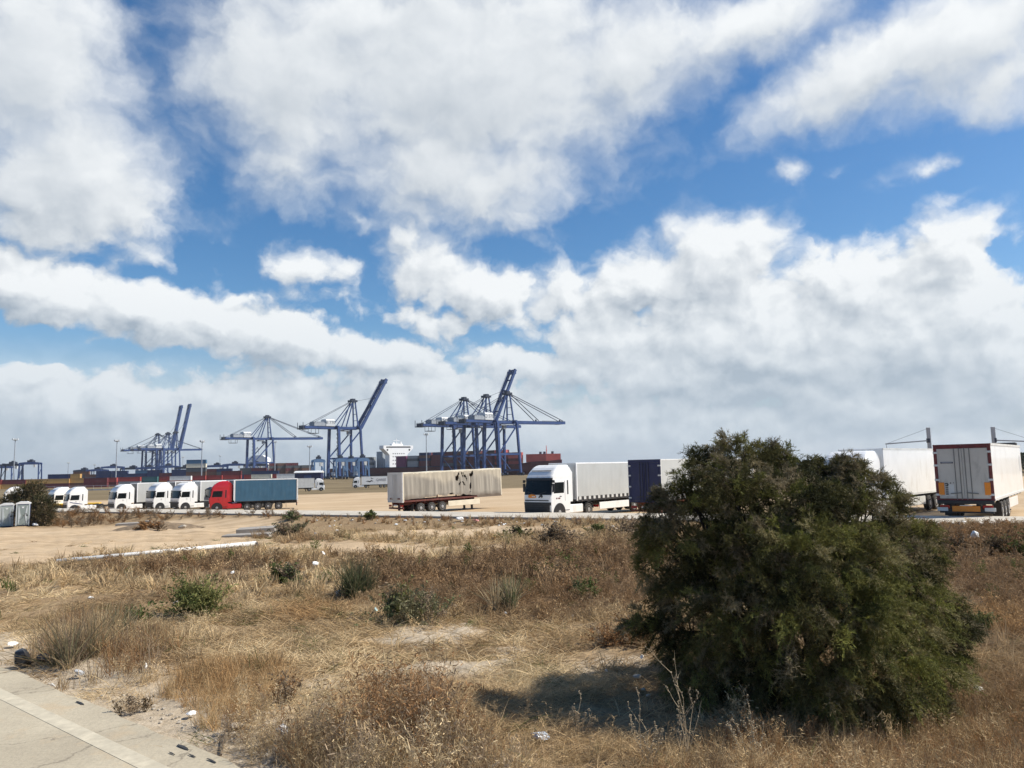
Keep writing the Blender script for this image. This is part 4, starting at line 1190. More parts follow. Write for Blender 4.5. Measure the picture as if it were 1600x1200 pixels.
# ------------------------------------------------------------------ the big container ship
SA, SB = Vector((34, 660, 0)), Vector((-185, 795, 0))         # bow and stern waterline
sdir = (SB-SA).normalized(); shead = math.atan2(sdir.y, sdir.x); SL = (SB-SA).length
ship = thing('container_ship', 'large container ship with dark maroon hull and white bridge behind the cranes', 'ship', (SA.x, SA.y, -3.2), shead)
M_HULL = mat('maroon_hull', (.085, .018, .028), .5, var=.2, scale=.08, dirt=(.12, .06, .05), dirt_amt=.5)
def hull_mesh(L, B, H, sheer):
    mb = MB(); rows = []
    for x, b, h in ((-9, .4, H+sheer+1), (0, B*.22, H+sheer), (14, B*.42, H+sheer*.8), (34, B*.5, H), (L*.5, B*.5, H), (L-16, B*.5, H), (L, B*.38, H)):
        x0 = max(x, 2 if x < 0 else x)
        rows.append([(x, -b, h), (x+.5 if x < 0 else x, -b*.94, h*.5), (x0+2 if x < 2 else x, -b*.7, 0), (x0+2 if x < 2 else x, b*.7, 0), (x+.5 if x < 0 else x, b*.94, h*.5), (x, b, h)])
    rows = [r+[r[0]] for r in rows]; mb.grid(rows)
    mb.add(rows[0][:6], [tuple(range(6))]); mb.add(rows[-1][:6], [tuple(range(6))])
    return mb
hull_mesh(SL, 34, 11.5, 3).build('hull', M_HULL, ship)
M_BOW = mat('salmon_red_bulwark', (.52, .11, .09), .5, var=.12, scale=.2)
fo = MB().prism([(-8, 0), (2, -8), (18, -15), (18, 15), (2, 8), (-8, 0)], 13.6, 20.6, 'z').build('forecastle', M_BOW, ship)
MB().cyl((6, 0, 20), (6, 0, 28), .4, .25).beam((6, -1.5, 24), (6, 1.5, 24), .3).build('foremast', M_BOW, ship)
for dx in (1, 9, 13): MB().box(dx, dx+1.4, -4, -2, 20.6, 22.8).build('winch', M_CDARK, ship)
sx = SL*.80
def to_ship(px, D):
    q = at(px, 720, D)-Vector(ship.location); c, s = math.cos(-shead), math.sin(-shead)
    return q.x*c-q.y*s, q.x*s+q.y*c
M_BRIDGE = mat('ship_white', (.86, .86, .85), .45, var=.03, scale=.3)
bx0 = 172; hw = 15
prof = [(-10.0, 11.5), (10.0, 11.5), (10.0, 24), (11.5, 26), (16.5, 30.5), (16.5, 33.5), (-16.5, 33.5), (-16.5, 30.5), (-11.5, 26), (-10.0, 24)]
sup = MB().prism(prof, bx0, bx0+9, 'x').build('superstructure', M_BRIDGE, ship)
sup.rotation_euler = (0, 0, R(-21))
ctr = Vector((bx0+4.5, 0, 0)); sup.location = ctr - Matrix.Rotation(R(-21), 3, 'Z') @ ctr
wn = MB().box(bx0-.12, bx0+.05, -13.5, 13.5, 31.4, 32.5)
wn.build('bridge_window_band', M_GLASS, sup)
for y in (-12.2, 12.2): MB().cyl((bx0-.15, y, 29.2), (bx0+.1, y, 29.2), .9, n=12).build('wing_port', M_GLASS, sup)
dk = MB()
for z in (15, 18.5, 22, 25):
    for y in (-6, -3.6, -1.2, 1.2, 3.6, 6): dk.box(bx0-.1, bx0+.05, y-.45, y+.45, z, z+.9)
dk.build('cabin_window_pane', M_GLASS, sup)
ms = MB().box(bx0+2, bx0+7, -6, 6, 33.5, 35.3).cyl((bx0+4, 0, 35.3), (bx0+4, 0, 41), .5, .2).beam((bx0+4, -3.5, 38.5), (bx0+4, 3.5, 38.5), .4).cyl((bx0+3, -4, 35.3), (bx0+3, -4, 37.3), .9).box(bx0+2.5, bx0+4, 3, 5, 35.3, 36.8)
ms.build('radar_mast', M_BRIDGE, sup)
MB().box(bx0+18, bx0+26, -5, 5, 11.5, 28).build('funnel', M_CGREY, ship)
MB().box(24, SL-6, -15.8, 15.8, 11.5, 12.2).build('hatch_deck', M_CDARK, ship)
# deck load: every box is a container of its own; bays counted from the bow
BAYS = []
x = 27.0; b = 0
cs, sn_ = math.cos(shead), math.sin(shead)
def deck_box(col, lx, ly, lz, lab):
    container(col, F40, (SA.x+lx*cs-ly*sn_, SA.y+lx*sn_+ly*cs, -3.2+lz), shead, lab, 'containers on the big ship')
tall = (4, 5, 5, 5, 5, 5, 5, 5, 4, 4, 0, 0, 4, 4, 4)
for b in range(15):
    x = 30+b*14.2
    if b in (10, 11): continue
    for r, ly in enumerate((14.0, 11.5)):
        n = tall[b]-(1 if r == 0 and b % 4 == 2 else 0)
        for k in range(n):
            pal = ('maroon', 'brown', 'maroon', 'maroon', 'navy', 'maroon', 'dark grey') if b > 3 else ('maroon', 'salmon', 'maroon', 'red', 'maroon', 'brown')
            if b == 9: pal = ('purple',)
            if b in (8, 12): pal = ('grey', 'dark grey')
            if b == 13: pal = ('dark grey', 'navy')
            c = pal[int(NP.integers(len(pal)))]
            w = 'top' if k == n-1 else TIER[k]
            deck_box(c, x, ly, 12.2+k*2.6, f'{c} container, {w} tier, {"near" if r == 0 else "inner"} row of the {ORD[b]} bay from the bow')

# second ship, far left behind the lone crane
p = at(405, 740, 900)
s2 = thing('container_ship', 'far ship showing only its white deckhouse between the lone crane legs', 'ship', (p.x, p.y, -3.2), R(146))
hull_mesh(110, 22, 12, 2).build('hull', mat('navy_hull', (.02, .03, .06), .5), s2)
MB().prism([(-12, 12), (12, 12), (12, 26), (6, 30), (-6, 30), (-12, 26)], -4, 6, 'x').build('deckhouse', M_BRIDGE, s2).rotation_euler = (0, 0, R(120))
MB().beam((0, 0, 30), (3, 0, 40), .8).beam((3, 0, 40), (12, 0, 34), .6).build('deck_crane', M_CGREY, s2)

# ------------------------------------------------------------------ lamp masts
def lamp_mast(px, ptop, D, label, heads=6):
    p = at(px, ptop, D); z0 = 0; H = p.z
    root = thing('lamp_mast', label, 'lamp mast', (p.x, p.y, 0), NP.uniform(0, 3), 'tall lamp masts in the harbour')
    MB().cyl((0, 0, 0), (0, 0, H-.6), .42 if D < 600 else .5, .22, 10).build('pole', M_CGREY if D < 600 else M_CGREY, root)
    MB().lathe([(.5, H-.9), (1.5, H-.7), (1.5, H-.5), (.4, H-.3)], 'z', 12).build('lamp_ring', M_CGREY, root)
    for k in range(heads):
        a = 2*math.pi*k/heads; c, s = math.cos(a), math.sin(a)
        MB().prism([(-.5, H-.5), (.5, H-.5), (.38, H+.35), (-.38, H+.35)], 1.2, 1.7, 'y').build('lamp_head', M_LENS, root).rotation_euler = (0, 0, a)
for px, pt, D, lb in ((24, 686, 470, 'tall lamp mast standing left of the bush above the toilets'), (183, 688, 480, 'tall lamp mast left of the pair of raised far booms'),
                      (316, 689, 490, 'tall lamp mast beside the tower of cream and blue boxes'), (107, 723, 900, 'small far lamp mast over the ochre containers'),
                      (148, 726, 1000, 'small far lamp mast left of the second tall mast'), (286, 714, 1000, 'small far lamp mast right of the raised far booms'), (344, 712, 1000, 'small far lamp mast left of the lone lowered crane'),
                      (430, 690, 700, 'lamp mast right of the lone crane with the lowered boom'), (484, 697, 520, 'lamp mast left of the lone raised crane'), (666, 678, 500, 'lamp mast left of the three joined cranes'), (788, 694, 620, 'thin lamp mast among the three joined cranes')):
    lamp_mast(px, pt, D, lb)

# poles with side arms behind the white trailers
def arm_pole(px, ptop, D, side, label):
    p = at(px, ptop, D); z0 = gz(p.x, p.y); H = p.z-z0
    root = thing('arm_pole', label, 'pole', (p.x, p.y, z0), 0, 'poles with long side arms')
    MB().box(-.17, .17, -.17, .17, 0, H, .02).build('mast', M_CGREY, root)
    MB().beam((0, 0, H-1.55), (side*5.2, 0, H-1.85), .11, .14).build('side_arm', M_CGREY, root)
    MB().beam((0, 0, H-.1), (side*5.0, 0, H-1.8), .025).build('stay_wire', M_CDARK, root)
    MB().beam((side*5.1, 0, H-1.85), (side*5.1, 0, H-2.7), .03).build('hanger', M_CDARK, root)
    MB().box(side*.1-.12, side*.1+.12, -.2, .2, H-1.8, H-1.3).build('bracket', M_CDARK, root)
arm_pole(1450, 668, 90, -1, 'grey pole with a long side arm behind the white lorry box')
arm_pole(1551, 667, 88, 1, 'grey pole with a side arm behind the white trailer with red frame')

# low fence along the yard edge
fn = thing('yard_fence', 'low pale mesh fence running along the yard edge behind the tractors', 'fence', tuple(at(60, 760, 330).xy)+(0,), R(8))
for k in range(26):
    MB().box(k*3.2-.08, k*3.2+.08, -.08, .08, 0, 2.2).build('post', M_CONC, fn)
MB().box(0, 80, -.02, .02, 0, .5).box(0, 80, -.03, .03, 1.95, 2.1).build('rail_trim', M_CGREY, fn)

# portable toilets
M_TOI = mat('grey_green_plastic', (.23, .27, .26), .5, var=.1, scale=2)
M_TOIL = mat('pale_grey_plastic', (.50, .54, .55), .5, var=.08, scale=2)
M_TOIB = mat('navy_plastic', (.035, .05, .16), .5, var=.1, scale=2)
M_TOIW = mat('white_roof_plastic', (.72, .73, .73), .5, var=.05)
def toilet(px, label, door):
    p = hit(px, 823.5); root = thing('portable_toilet', label, 'portable toilet', (p.x, p.y, p.z), R(28), 'portable toilets by the bush')
    MB().box(-.55, .55, -.55, .55, .10, 2.10, .03).build('cabin', M_TOIB, root)
    MB().box(-.60, .60, -.60, .60, 0, .10).build('base_skid', M_CHASSIS, root)
    MB().prism([(-.60, 2.10), (.60, 2.10), (.58, 2.2), (.3, 2.32), (-.3, 2.32), (-.58, 2.2)], -.6, .6, 'y').build('roof', M_TOIW, root)
    d = MB().box(-.46, .46, -.60, -.555, .16, 2.02, .015).build('door', door, root)
    for s in (1, -1):
        MB().box(s*.505-.045, s*.505+.045, -.60, -.54, .10, 2.10, .01).build('corner_post', M_TOIL, root)
        MB().prism([(s*.36, .28), (s*.30, .28), (s*.16, 1.05), (s*.30, 1.9), (s*.36, 1.9)], -.625, -.60).build('door_rib', M_TOIL, d)
    MB().prism([(-.12, 1.86), (.12, 1.86), (.05, 1.72), (-.05, 1.72)], -.615, -.60).build('door_sign', M_TOIW, d)
    MB().box(.30, .40, -.64, -.60, 1.0, 1.12).build('door_handle', M_BLACK, d)
toilet(10.5, 'portable toilet with pale grey green door, the left one of the pair', mat('pale_toilet_door', (.36, .40, .38), .5, var=.08))
toilet(35.5, 'portable toilet with darker grey door, the right one beside the bush', M_TOI)

# ------------------------------------------------------------------ plants
TM_GRASS = tint_mat('dry_grass', .30)
TM_LEAF = tint_mat('tamarisk_leaf', .22)
TM_BARK = mat('grey_brown_bark', (.035, .026, .02), .9, var=.35, scale=12, bump=.4, bscale=40)

class Blades:
    """Numpy collector of thin ribbons: every blade is two quads' worth of triangles with a tint."""
    def __init__(s): s.V, s.T, s.C, s.n = [], [], [], 0
    def ribbons(s, pts, width, col, up_bias=None):
        """pts (N, K, 3), width (N, K), col (N, 3)"""
        N, K, _ = pts.shape
        d = pts[:, -1]-pts[:, 0]; a = NP.normal(size=(N, 3)); side = np.cross(d, a); side /= np.linalg.norm(side, axis=1, keepdims=True)+1e-9
        L = pts-side[:, None]*width[..., None]/2; Rr = pts+side[:, None]*width[..., None]/2
        v = np.stack([L, Rr], 2).reshape(N, 2*K, 3)
        base = s.n+np.arange(N)[:, None]*2*K
        k = np.arange(K-1)*2
        t = np.concatenate([np.stack([k, k+1, k+3], -1), np.stack([k, k+3, k+2], -1)], 0)
        s.T.append((base[:, :, None]+t[None]).reshape(-1, 3)); s.V.append(v.reshape(-1, 3)); s.C.append(np.repeat(col, 2*K, 0)); s.n += N*2*K
        return s
    def arrays(s): return np.concatenate(s.V), np.concatenate(s.T), np.concatenate(s.C)

def mesh_from(name, V, T, C, material):
    me = bpy.data.meshes.new(name)
    me.vertices.add(len(V)); me.vertices.foreach_set('co', V.astype(np.float32).ravel())
    me.loops.add(T.size); me.loops.foreach_set('vertex_index', T.astype(np.int32).ravel())
    me.polygons.add(len(T)); me.polygons.foreach_set('loop_start', np.arange(len(T), dtype=np.int32)*3)
    me.update(calc_edges=True)
    ca = me.color_attributes.new('tint', 'FLOAT_COLOR', 'POINT')
    ca.data.foreach_set('color', np.concatenate([np.clip(C, 0, 1), np.ones((len(C), 1))], 1).astype(np.float32).ravel())
    me.materials.append(material)
    return me

def curve_blades(N, base, az, lean, length, droop, K=3):
    """Blades leaving `base` at azimuth az, leaning out and drooping. Returns (N, K, 3)."""
    t = np.linspace(0, 1, K)[None, :]
    out = np.sin(lean)[:, None]*length[:, None]*t*(1+.25*t); up = np.cos(lean)[:, None]*length[:, None]*t - droop[:, None]*length[:, None]*t*t
    return np.stack([base[:, 0:1]+np.cos(az)[:, None]*out, base[:, 1:2]+np.sin(az)[:, None]*out, base[:, 2:3]+np.maximum(up, -.02)], -1)

def tuft_template(kind_, w):
    """Unit tufts as (V, T, shade) with shade multiplying the tint."""
    b = Blades()
    if kind_ == 'mat':          # lodged, matted straw
        n = 26; az = NP.normal(NP.uniform(0, 6.28), .9, n); base = np.stack([NP.normal(0, .10, n), NP.normal(0, .10, n), np.zeros(n)], 1)
        p = curve_blades(n, base, az, NP.uniform(.7, 1.45, n), NP.uniform(.12, .34, n), NP.uniform(.1, .5, n), 4)
    elif kind_ == 'up':         # standing dry grass
        n = 18; az = NP.uniform(0, 6.28, n); base = np.stack([NP.normal(0, .045, n), NP.normal(0, .045, n), np.zeros(n)], 1)
        p = curve_blades(n, base, az, NP.uniform(.05, .6, n), NP.uniform(.18, .42, n), NP.uniform(0, .35, n), 4)
    elif kind_ == 'rush':
        n = 40; az = NP.uniform(0, 6.28, n); base = np.stack([NP.normal(0, .05, n), NP.normal(0, .05, n), np.zeros(n)], 1)
        p = curve_blades(n, base, az, np.abs(NP.normal(.1, .42, n)), NP.uniform(.5, 1.0, n), NP.uniform(0, .22, n), 4)
    if kind_ in ('mat', 'up', 'rush'):
        wd = w*np.array([1, .9, .65, .12])[None]*NP.uniform(.7, 1.3, (len(p), 1))
        b.ribbons(p, wd, np.repeat(NP.uniform(.72, 1.2, (len(p), 1)), 3, 1))
        return b.arrays()
    # 'weed': branching stems with twiglets and seed heads;  'brush': denser and wider
    stems = {'weed': 5, 'brush': 9, 'tall': 4}[kind_]; spread = {'weed': .35, 'brush': .75, 'tall': .3}[kind_]
    for i in range(stems):
        az = NP.uniform(0, 6.28); ln = abs(NP.normal(0, spread)); L = NP.uniform(.6, 1.0)
        st = curve_blades(1, np.array([[NP.normal(0, .04), NP.normal(0, .04), 0]]), np.array([az]), np.array([ln]), np.array([L]), np.array([NP.uniform(0, .12)]), 5)
        sh = NP.uniform(.75, 1.15)
        b.ribbons(st, w*np.array([[1.2, 1.0, .8, .6, .3]]), np.full((1, 3), sh))
        m = {'weed': 12, 'brush': 16, 'tall': 9}[kind_]
        f = NP.uniform(.2, 1.0, m); idx = np.clip((f*4).astype(int), 0, 3); fr = f*4-idx
        q = st[0][idx]*(1-fr[:, None])+st[0][idx+1]*fr[:, None]
        tl = NP.uniform(.08, .24, m)*(1.25-f*.6)
        tw = curve_blades(m, q, NP.uniform(0, 6.28, m), NP.uniform(.3, 1.1, m), tl, NP.uniform(-.1, .3, m), 3)
        b.ribbons(tw, w*np.array([[.7, .55, .3]])*np.ones((m, 1)), np.full((m, 3), sh))
        # seed heads / dry leaflets at the twig ends
        e = tw[:, -1]; hh = NP.normal(0, .020, (m, 3)); hd = np.stack([e-hh, e+hh*.2, e+hh], 1)
        b.ribbons(hd, w*np.array([[1.2, 2.6, 1.2]])*np.ones((m, 1)), np.repeat(NP.uniform(.8, 1.35, (m, 1)), 3, 1))
        h2 = NP.normal(0, .022, (m, 3)); mid = tw[:, 1]
        b.ribbons(np.stack([mid, mid+h2*.6, mid+h2*1.5], 1), w*np.array([[.8, 1.8, .4]])*np.ones((m, 1)), np.repeat(NP.uniform(.7, 1.25, (m, 1)), 3, 1))
    return b.arrays()

def scatter(templates, pos, scale, tint, flat=None):
    """Place templates at pos (N,3) -> arrays."""
    N = len(pos); ti = NP.integers(len(templates), size=N); ang = NP.uniform(0, 6.28, N)
    Vs, Ts, Cs, n = [], [], [], 0
    for k, (V, T, S) in enumerate(templates):
        sel = np.nonzero(ti == k)[0]
        if not len(sel): continue
        c, s = np.cos(ang[sel])[:, None], np.sin(ang[sel])[:, None]; sc = scale[sel][:, None]
        x = (V[None, :, 0]*c-V[None, :, 1]*s)*sc; y = (V[None, :, 0]*s+V[None, :, 1]*c)*sc; z = V[None, :, 2]*sc
        if flat is not None: z = z*flat[sel][:, None]
        P = np.stack([x+pos[sel, 0:1], y+pos[sel, 1:2], z+pos[sel, 2:3]], -1).reshape(-1, 3)
        Vs.append(P); Ts.append((T[None]+(n+np.arange(len(sel))*len(V))[:, None, None]).reshape(-1, 3)); n += len(P)
        Cs.append((tint[sel][:, None, :]*S[None]).reshape(-1, 3))
    return np.concatenate(Vs), np.concatenate(Ts), np.concatenate(Cs)

STRAW = np.array((.56, .41, .225)); PALES = np.array((.68, .54, .33)); BRN = np.array((.235, .135, .064)); RUSTY = np.array((.42, .265, .125)); GREYB = np.array((.27, .205, .138)); GRN = np.array((.10, .12, .035))
def field_tint(x, y, br, orr, pale):
    a = fbm(x*.9, y*.9, 31)[:, None]; b = fbm(x*.35, y*.35, 41)[:, None]; r = NP.uniform(0, 1, (len(x), 1))
    c = STRAW*(1-r*.5)+GREYB*(r*.5)
    c = c*(1-sstep(.50, .64, a))+PALES*sstep(.50, .64, a)
    bb = np.maximum(br[:, None]*.85, sstep(.52, .66, b)*.6)
    c = c*(1-bb)+(BRN*(1-r*.4)+GREYB*r*.4)*bb
    c = c*(1-orr[:, None]*.9)+RUSTY*orr[:, None]*.9
    c = np.where((NP.uniform(size=(len(x), 1)) < .035), GRN, c)
    return c*NP.uniform(.75, 1.2, (len(x), 1))

def sample_field(n, d0, d1, half=1.08):
    """Points over the field seen by the camera, evenly per square metre between depths d0 and d1."""
    y = np.sqrt(NP.uniform(d0*d0, d1*d1, n)); x = y*NP.uniform(-half, half, n)
    return x, y
def in_field(x, y):
    t, n = road_tn(x, y); _, sn = side_tn(x, y)
    return (n < -.25) & (sn < -.12)
T_M = {w: [tuft_template('mat', w) for _ in range(9)] for w in (.004, .0075, .013)}
T_U = {w: [tuft_template('up', w) for _ in range(8)] for w in (.0045, .009, .018)}
T_W = {w: [tuft_template('weed', w) for _ in range(8)] for w in (.0055, .010, .020)}
T_B = {w: [tuft_template('brush', w) for _ in range(8)] for w in (.006, .010, .020)}

def lay(n, d0, d1, w, which, smin, smax, keep, name, flat=None, acc=None):
    n = int(n*1.35); x, y = sample_field(n, d0, d1)
    s, p, br, vg, orr = zones(x, y)
    pr = keep(x, y, s, p, br, orr)
    k = in_field(x, y) & (NP.uniform(size=n) < pr)
    x, y, br, orr, p = x[k], y[k], br[k], orr[k], p[k]
    pos = np.stack([x, y, elev(x, y)-.012], 1)
    sc = NP.uniform(smin, smax, len(x))
    acc.append(scatter(which[w], pos, sc, field_tint(x, y, br, orr, p), None if flat is None else np.full(len(x), flat)))
clump = lambda x, y, f=1.3, lo=.45, hi=.6, sd=61: sstep(lo, hi, fbm(x*f, y*f, sd))
GR = []
mt = lambda x, y: union_mask(MATTED, x, y, .4, (fbm(x*.8, y*.8, 55)-.5)*1.6)
k_mat = lambda x, y, s, p, br, o: (.14+.86*sstep(.40, .53, fbm(x*.75+3, y*.75, 101)))*(1-s*.985)*(1-.80*p)*(1-.25*br)
k_up = lambda x, y, s, p, br, o: (1-s)*(1-.85*p)*(.08+.7*clump(x, y)+.5*o)*(1-.88*mt(x, y))
k_weed = lambda x, y, s, p, br, o: (1-s*.99)*(1-.8*p)*(.05+.7*clump(x, y, .8, .5, .62, 71)+.5*br)*(1-.9*mt(x, y))
k_brush = lambda x, y, s, p, br, o: (1-s)*(1-p)*(.03+.85*br+.5*clump(x, y, .5, .54, .66, 83))*(1-.93*mt(x, y))
lay(8500, 5.2, 10.5, .004, T_M, .7, 1.25, k_mat, 'a', acc=GR); lay(10500, 10, 19, .0075, T_M, .8, 1.4, k_mat, 'a', acc=GR); lay(17000, 18.5, 48, .013, T_M, .8, 1.5, k_mat, 'a', acc=GR)
lay(3200, 5.2, 10.5, .0045, T_U, .45, .95, k_up, 'b', acc=GR); lay(4200, 10, 19, .009, T_U, .55, 1.1, k_up, 'b', acc=GR); lay(7000, 18.5, 48, .018, T_U, .9, 1.7, k_up, 'b', acc=GR)
lay(620, 5.2, 10.5, .0055, T_W, .22, .5, k_weed, 'c', acc=GR); lay(1300, 10, 19, .010, T_W, .25, .55, k_weed, 'c', acc=GR); lay(3200, 18.5, 50, .020, T_W, .3, .62, k_weed, 'c', acc=GR)
lay(300, 7, 11, .006, T_B, .25, .5, k_brush, 'd', acc=GR); lay(1100, 10, 19, .010, T_B, .28, .55, k_brush, 'd', acc=GR); lay(3000, 18.5, 50, .020, T_B, .35, .75, k_brush, 'd', acc=GR)
# the taller band of dry weeds right in front, between pavement and bush
def band(poly, n, w, which, smin, smax, tint):
    pts = [poly_px(poly)]; P = pts[0]; x = NP.uniform(P[:, 0].min(), P[:, 0].max(), n); y = NP.uniform(P[:, 1].min(), P[:, 1].max(), n)
    k = (poly_sd(P, x, y)+(fbm(x*1.6, y*1.6, 91)-.5)*.8 > 0) & in_field(x, y); x, y = x[k], y[k]
    c = (np.array(tint)[NP.integers(len(tint), size=len(x))])*NP.uniform(.75, 1.25, (len(x), 1))
    GR.append(scatter(which[w], np.stack([x, y, elev(x, y)-.01], 1), NP.uniform(smin, smax, len(x)), c))
dry = (STRAW*.9, GREYB, BRN*1.1, PALES*.9, STRAW*.75, GREYB*1.2)
band([(440, 1225), (450, 1175), (560, 1150), (700, 1150), (760, 1180), (800, 1215), (820, 1300), (420, 1300)], 1150, .0045, T_U, .6, 1.2, dry)
band([(440, 1225), (450, 1175), (560, 1140), (700, 1140), (760, 1180), (800, 1215), (820, 1300), (420, 1300)], 210, .0055, T_W, .35, .72, dry)
band([(560, 1200), (570, 1130), (700, 1130), (720, 1200)], 60, .0055, T_W, .55, .85, (BRN*1.1, GREYB*.9, BRN*1.5))
band([(1000, 1200), (1150, 1160), (1300, 1120), (1420, 1105), (1620, 1060), (1700, 1300), (990, 1300)], 2200, .0045, T_U, .45, .9, (BRN*1.5, RUSTY*.7, STRAW*.8, GREYB))
band([(1000, 1210), (1300, 1140), (1640, 1080), (1700, 1300), (990, 1300)], 160, .0055, T_W, .25, .45, (BRN*1.4, STRAW))
band([(60, 1040), (70, 985), (190, 975), (260, 1000), (240, 1060), (160, 1075)], 500, .0045, T_U, .9, 1.7, (STRAW*.8, GREYB, BRN*1.3))
band([(240, 1090), (300, 1045), (450, 1050), (430, 1120), (330, 1150)], 520, .0045, T_U, .5, 1.05, (RUSTY, STRAW*.8, RUSTY*1.2, STRAW))
band([(330, 1160), (420, 1110), (420, 1200), (370, 1230)], 120, .0055, T_W, .3, .5, dry)
# dark weeds on the bank below the road at the left
band([(60, 818), (95, 800), (330, 797), (440, 802), (470, 812), (330, 812), (200, 817), (100, 826)], 1500, .020, T_B, .45, 1.0, (BRN*.8, GREYB*.7, BRN*1.1, GREYB*.9))
band([(440, 818), (480, 804), (1010, 808), (1010, 824), (700, 824)], 900, .018, T_U, .8, 1.5, (BRN*1.3, RUSTY*.7, GREYB))
band([(1400, 845), (1420, 818), (1660, 820), (1660, 850)], 700, .020, T_B, .3, .55, (BRN*.9, BRN*1.3, RUSTY*.6))
V = np.concatenate([g[0] for g in GR]); off = np.cumsum([0]+[len(g[0]) for g in GR[:-1]])
T = np.concatenate([g[1]+o for g, o in zip(GR, off)]); C = np.concatenate([g[2] for g in GR])
go = bpy.data.objects.new('dry_grass', mesh_from('dry_grass', V, T, C, TM_GRASS)); COL.objects.link(go); kind(go, 'stuff')
print('grass triangles', len(T))

# single plants one can point to
def plant(px, py, h, kind_, n, cols, label, cat='plant', name='dry_shrub', spread=.25, w=None, flat=1.0, group=None):
    p = hit(px, py, True); D = p.y; w = w or max(.004, D*.00085)
    tm = [tuft_template(kind_, w/h) for _ in range(min(n, 6))]
    a = NP.uniform(0, 6.28, n); r = spread*np.sqrt(NP.uniform(0, 1, n))
    pos = np.stack([np.cos(a)*r, np.sin(a)*r*.8, np.zeros(n)], 1)
    pos[:, 2] = elev(p.x+pos[:, 0], p.y+pos[:, 1])-p.z-.01
    cc = np.array(cols)[NP.integers(len(cols), size=n)]*NP.uniform(.8, 1.2, (n, 1))
    V, T, C = scatter(tm, pos, h*NP.uniform(.7, 1.05, n), cc, np.full(n, flat))
    o = bpy.data.objects.new(name, mesh_from(name, V, T, C, TM_GRASS)); COL.objects.link(o); o.location = p
    return tag(o, label, cat, group)
G1, G2, G3 = np.array((.10, .125, .04)), np.array((.13, .15, .07)), np.array((.16, .15, .085))
LEAFG = np.array((.155, .155, .055)); DKB = np.array((.07, .05, .03))
plant(558, 934, 1.25, 'rush', 20, (G2*.8, G3*.8, DKB*1.6), 'big round grey-green rush clump in the middle of the field', 'rush', 'rush_clump', .38)
plant(310, 966, 1.0, 'brush', 16, (LEAFG, LEAFG*1.3, G1), 'bright green shrub standing alone left of the middle with its own shadow', 'shrub', 'green_shrub', .25)
plant(447, 912, .75, 'brush', 9, (G1, G2, GREYB), 'small dull green shrub between the green shrub and the rush clump', 'shrub', 'green_shrub', .4)
plant(642, 970, .85, 'brush', 13, (LEAFG, G2, G3, GREYB), 'green and brown shrub just right of the rush clump', 'shrub', 'green_shrub', .5)
plant(785, 955, 1.0, 'rush', 9, (G2*1.2, G3*1.2, PALES*.7), 'spiky pale green rush clump right of the green and brown shrub', 'rush', 'rush_clump', .22)
plant(912, 932, .45, 'brush', 8, (G1, G2, BRN), 'low dull green shrub in the brown brush left of the big bush', 'shrub', 'green_shrub', .35)
plant(118, 1035, 1.1, 'rush', 12, (G3*1.1, GREYB, STRAW*.7), 'tall dry grey rush clump near the pavement', 'rush', 'rush_clump', .42)
plant(185, 1000, .85, 'rush', 7, (G3*1.1, PALES*.7, STRAW*.7), 'leaning dry rush clump right beside the tall grey one', 'rush', 'rush_clump', .35)
plant(205, 975, .4, 'brush', 6, (G1, G2), 'small dark green tuft behind the leaning rush', 'plant', 'green_tuft', .2)
plant(870, 853, 1.0, 'brush', 10, (GREYB*.8, DKB*1.8), 'round grey dead shrub below the white lorry', 'shrub', 'dead_shrub', .5)
plant(808, 840, .65, 'brush', 5, (DKB, G1*.7), 'tiny dark plant on the pale sand strip', 'plant', 'dark_plant', .2)
plant(936, 838, .75, 'brush', 6, (LEAFG*.9, G1), 'small green shrub on the sand strip left of the big bush', 'shrub', 'green_shrub', .3)
plant(452, 838, 1.1, 'brush', 9, (GREYB, G3), 'tall grey weed beside the concrete slabs', 'plant', 'grey_weed', .5)
plant(458, 812, .9, 'brush', 6, (G1, G2, GREYB), 'small dark green bush at the kerb above the concrete slabs', 'bush', 'green_bush', .35)
plant(578, 811, .7, 'brush', 5, (G1, LEAFG*.8), 'tiny green bush at the kerb below the torn trailer', 'bush', 'green_bush', .3)
plant(985, 838, 1.0, 'brush', 12, (GREYB, PALES*.6), 'grey feathery shrub touching the left side of the big bush', 'shrub', 'dead_shrub', .8)
plant(1585, 868, .85, 'brush', 14, (DKB*1.5, BRN*.9, G1*.8), 'dark brown shrub at the right picture edge', 'shrub', 'dead_shrub', .7)
plant(1482, 868, .75, 'brush', 10, (DKB*1.6, BRN, GREYB*.7), 'brown shrub between the big bush and the white plastic bag', 'shrub', 'dead_shrub', .6)
plant(768, 1092, .42, 'up', 26, (DKB*1.3, BRN*.8, DKB), 'dark brown tuft at the left end of the bush shadow', 'plant', 'dark_tuft', .17)
plant(985, 1010, .5, 'brush', 11, (BRN, GREYB, BRN*1.3), 'dark brown brush at the foot of the big bush', 'shrub', 'dead_shrub', .45)
plant(1525, 990, .40, 'brush', 8, (LEAFG*.9, G1, G2), 'small green shrub at the right foot of the big bush', 'shrub', 'green_shrub', .25)
plant(440, 1100, .42, 'weed', 5, (DKB*1.8, BRN, GREYB), 'thin dark weed at the pavement side of the pale dirt', 'plant', 'grey_weed', .2)
plant(205, 1118, .30, 'weed', 6, (DKB*1.6, GREYB), 'low dark weed on the dirt beside the pavement edge', 'plant', 'grey_weed', .25)

